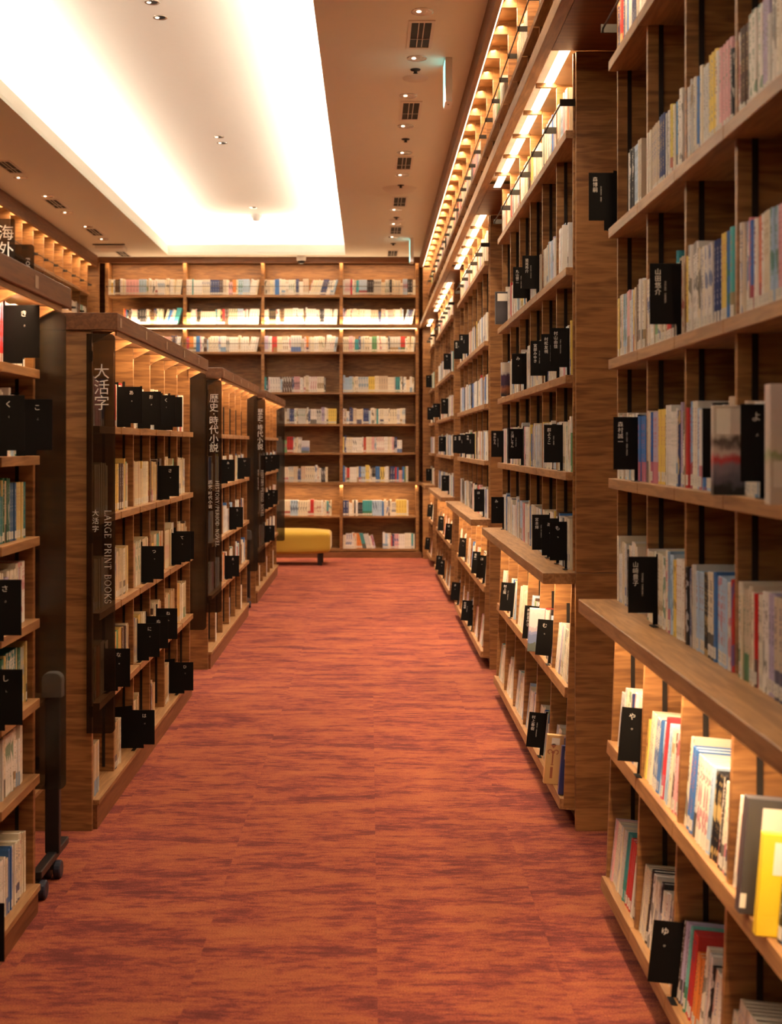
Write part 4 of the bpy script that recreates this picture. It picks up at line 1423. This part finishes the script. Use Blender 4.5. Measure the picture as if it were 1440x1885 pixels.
VL = ['nearest slotted air vent in the right ceiling strip', 'second slotted air vent from camera, right ceiling strip', 'third slotted air vent from camera, right ceiling strip', 'fourth slotted air vent, beside the domed ceiling speaker',
      'fifth slotted air vent from camera, right ceiling strip', 'farthest slotted air vent, right ceiling strip by the end wall', 'nearest dark air vent in the left ceiling strip', 'second air vent in the left ceiling strip', 'third air vent in the left ceiling strip', 'farthest air vent in the left ceiling strip']
for n, (px, py) in enumerate([(774, 64), (756, 204), (744, 300), (736, 371), (729, 424), (723, 466), (17, 307), (103, 375), (174, 427), (226, 467)]):
    X, Y = cx_at(px, py), cy(py)
    root = empty('air_vent', (X, Y, HC)); tag(root, VL[n], 'air vent', 'slotted air vents in the ceiling')
    hw, hl = .075, .26
    m = MB()
    for a, b_, c, d in ((-hw, -hw + .018, -hl, hl), (hw - .018, hw, -hl, hl), (-hw + .018, hw - .018, -hl, -hl + .03), (-hw + .018, hw - .018, hl - .03, hl)):
        m.box(a, b_, c, d, -.006, -.0002)
    m.build('frame', 'vent_frame', root)
    MB().box(-hw + .018, hw - .018, -hl + .03, hl - .03, -.0015, -.0004).build('opening', 'vent_dark', root)
    for xx in (-.015, .015):
        MB().box(xx - .0025, xx + .0025, -hl + .03, hl - .03, -.005, -.0016).build('slat', 'vent_frame', root)
    MB().box(-hw + .018, hw - .018, .07, .074, -.0048, -.0017).build('crossbar', 'vent_frame', root)
# sprinklers, access discs, dome
for n, (px, py, lab) in enumerate([(765, 128, 'sprinkler head nearest the near exit sign'), (747, 256, 'sprinkler head between the second and third right vents'), (738, 341, 'sprinkler head just before the domed speaker'), (730, 400, 'sprinkler head between the fourth and fifth right vents'), (724, 448, 'sprinkler head nearest the end wall')]):
    o = MB().lathe([(.034, 0), (.030, -.006), (.012, -.008), (.010, -.022), (.016, -.024), (.0001, -.027)], seg=16).build('sprinkler', 'bracket_metal', None, smooth=True)
    o.location = (cx_at(px, py), cy(py), HC); tag(o, lab, 'sprinkler', 'ceiling sprinklers')
o = MB().lathe([(.085, 0), (.082, -.005), (.0001, -.009)], seg=32).build('ceiling_disc', 'vent_frame', None, smooth=True)
o.location = (cx_at(765, 144), cy(144), HC); tag(o, 'flat round cover plate beyond the near exit sign', 'ceiling plate')
o = MB().lathe([(.165, 0), (.160, -.006), (.13, -.030), (.08, -.048), (.0001, -.058)], seg=40).build('ceiling_speaker', 'vent_frame', None, smooth=True)
o.location = (cx_at(736, 347), cy(347), HC); tag(o, 'shallow domed ceiling speaker before the fourth right vent', 'ceiling speaker')
o = MB().lathe([(.085, 0), (.082, -.005), (.0001, -.009)], seg=32).build('ceiling_disc', 'vent_frame', None, smooth=True)
o.location = (cx_at(731, 405), cy(405), HC); tag(o, 'flat round cover plate between the fourth and fifth vents', 'ceiling plate')
k = (ZT - EYE) / (818 - 395)
o = MB().lathe([(.075, 0), (.073, -.03), (.055, -.045), (.045, -.075), (.0001, -.085)], seg=28).build('smoke_detector', 'white_plastic', None, smooth=True)
o.location = ((472 - 681) * k, k * FPX, ZT); tag(o, 'round smoke detector at the far end of the coffer', 'smoke detector')
# projector-like box fitting at the far left of the ceiling
pj = empty('ceiling_cassette', (cx_at(208, 455), cy(455) - .1, HC)); tag(pj, 'white ceiling unit with dark slot at the far left', 'ceiling unit')
MB().box(-.17, .17, -.14, .14, -.05, -.001).build('housing', 'white_plastic', pj, .006)
MB().box(-.19, .19, -.165, -.141, -.012, -.001).build('vent_slot', 'vent_dark', pj)
# security camera on the cornice of the end wall
sc_ = empty('security_camera', ((555 - 681) * EYE / 210, 16.44, HC - .001)); tag(sc_, 'white dome security camera above the end wall shelves', 'security camera')
MB().lathe([(.060, 0), (.060, -.045), (.052, -.060)], seg=28).build('housing', 'white_plastic', sc_, smooth=True)
MB().lathe([(.050, -.058), (.046, -.080), (.030, -.098), (.0001, -.106)], seg=28).build('dome', 'dome_glass', sc_, smooth=True)
# exit signs, seen edge-on
def exit_sign(x, y, lab, lit):
    root = empty('exit_sign', (x, y, HC)); tag(root, lab, 'exit sign', 'exit signs hanging from the ceiling')
    MB().box(-.022, .022, 0, .19, -.275, -.001).build('housing', 'white_plastic', root, .003)
    MB().box(-.0245, -.0222, .012, .178, -.262, -.014).build('lit_panel', 'exit_panel', root)
    MB().box(-.006, .006, .06, .068, -.2765, -.2752).build('test_switch', 'bracket_metal', root)
exit_sign(.487, cy(105), 'near hanging exit sign seen edge-on, cyan light on its side', True)
exit_sign(.487, cy(438), 'far hanging exit sign seen edge-on near the end wall', True)

# ------------------------------------------------------------------ the shelves' own lamps
def strip(side, xa, xb, y, z, power_per_m, width=.03, pitch=0.0, color=WARM, spread=160):
    """rectangle lamp along a shelf; pitch > 0 turns it towards the back of the shelf, PI turns it up"""
    L = xb - xa
    o = area('shelf_lamp', to_world(side, (xa + xb) / 2, y, z), (L, width), power_per_m * L, color, (0, 0, 0), spread)
    o.matrix_world = Matrix.Translation(to_world(side, (xa + xb) / 2, y, z)) @ Matrix.Rotation(FR[side][1], 4, 'Z') @ Matrix.Rotation(pitch, 4, 'X')
    return o
PB = 8.0      # watts per metre
for k in range(5):
    near = U0 + PER * k; L = UL if k < 4 else 1.0
    strip('R', -(near + L) + .03, -near - .03, -.066, .9225, PB * 1.0, pitch=R_(12))
    strip('R', -(near + L) + .03, -near - .03, -.030, 2.932, PB * 1.0, pitch=R_(6))
    if k < 4: strip('L', near + .03, near + (UL if k < 4 else .55) - .03, -.088, 1.869, PB * .6, width=.010, pitch=R_(58))
strip('R', gx0, gx1, -.042, HC - .072, PB * 1.0, pitch=R_(10))
strip('W', 4.0, 16.4, -.042, HC - .072, PB * .9, pitch=R_(10))
strip('E', -3.35, .60, -.035, HC - .026, PB * .8, pitch=R_(10))
strip('E', -3.35, .60, -.036, 2.990, PB * .6, width=.012, pitch=PI - R_(25))
strip('E', -3.35, .60, -.010, 2.929, PB * .7, pitch=R_(12))
strip('E', -3.35, .60, -.005, .925, PB * .8, pitch=R_(10))
# emissive diffuser under the gallery beam, cut by the divider arms
for k in range(5):
    near = U0 + PER * k; L = UL if k < 4 else 1.0
    ds = MB().box(-(near + L) + .03, -near - .03, -.050, -.010, 2.934, 2.938).build('light_diffuser', 'led_strip')
    ds.matrix_world = Matrix.Translation((XR, 0, 0)) @ Matrix.Rotation(-PI / 2, 4, 'Z')
    tag(ds, ['warm light diffuser under the beam of the nearest right bookcase', 'warm light diffuser under the beam of the second right bookcase', 'warm light diffuser under the beam of the third right bookcase',
             'warm light diffuser under the beam of the fourth right bookcase', 'warm light diffuser under the beam of the farthest right bookcase'][k], 'light fitting', 'light diffusers under the right gallery beam')
# the gaps between the right-hand units are closed above by the soffit
for k in range(4):
    a = U0 + PER * k + UL; b = U0 + PER * (k + 1)
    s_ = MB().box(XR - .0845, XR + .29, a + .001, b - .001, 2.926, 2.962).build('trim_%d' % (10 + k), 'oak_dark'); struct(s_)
    s_ = MB().box(XR + .20, XR + .29, a + .001, b - .001, 0, 2.925).build('trim_%d' % (20 + k), 'oak_panel'); struct(s_)
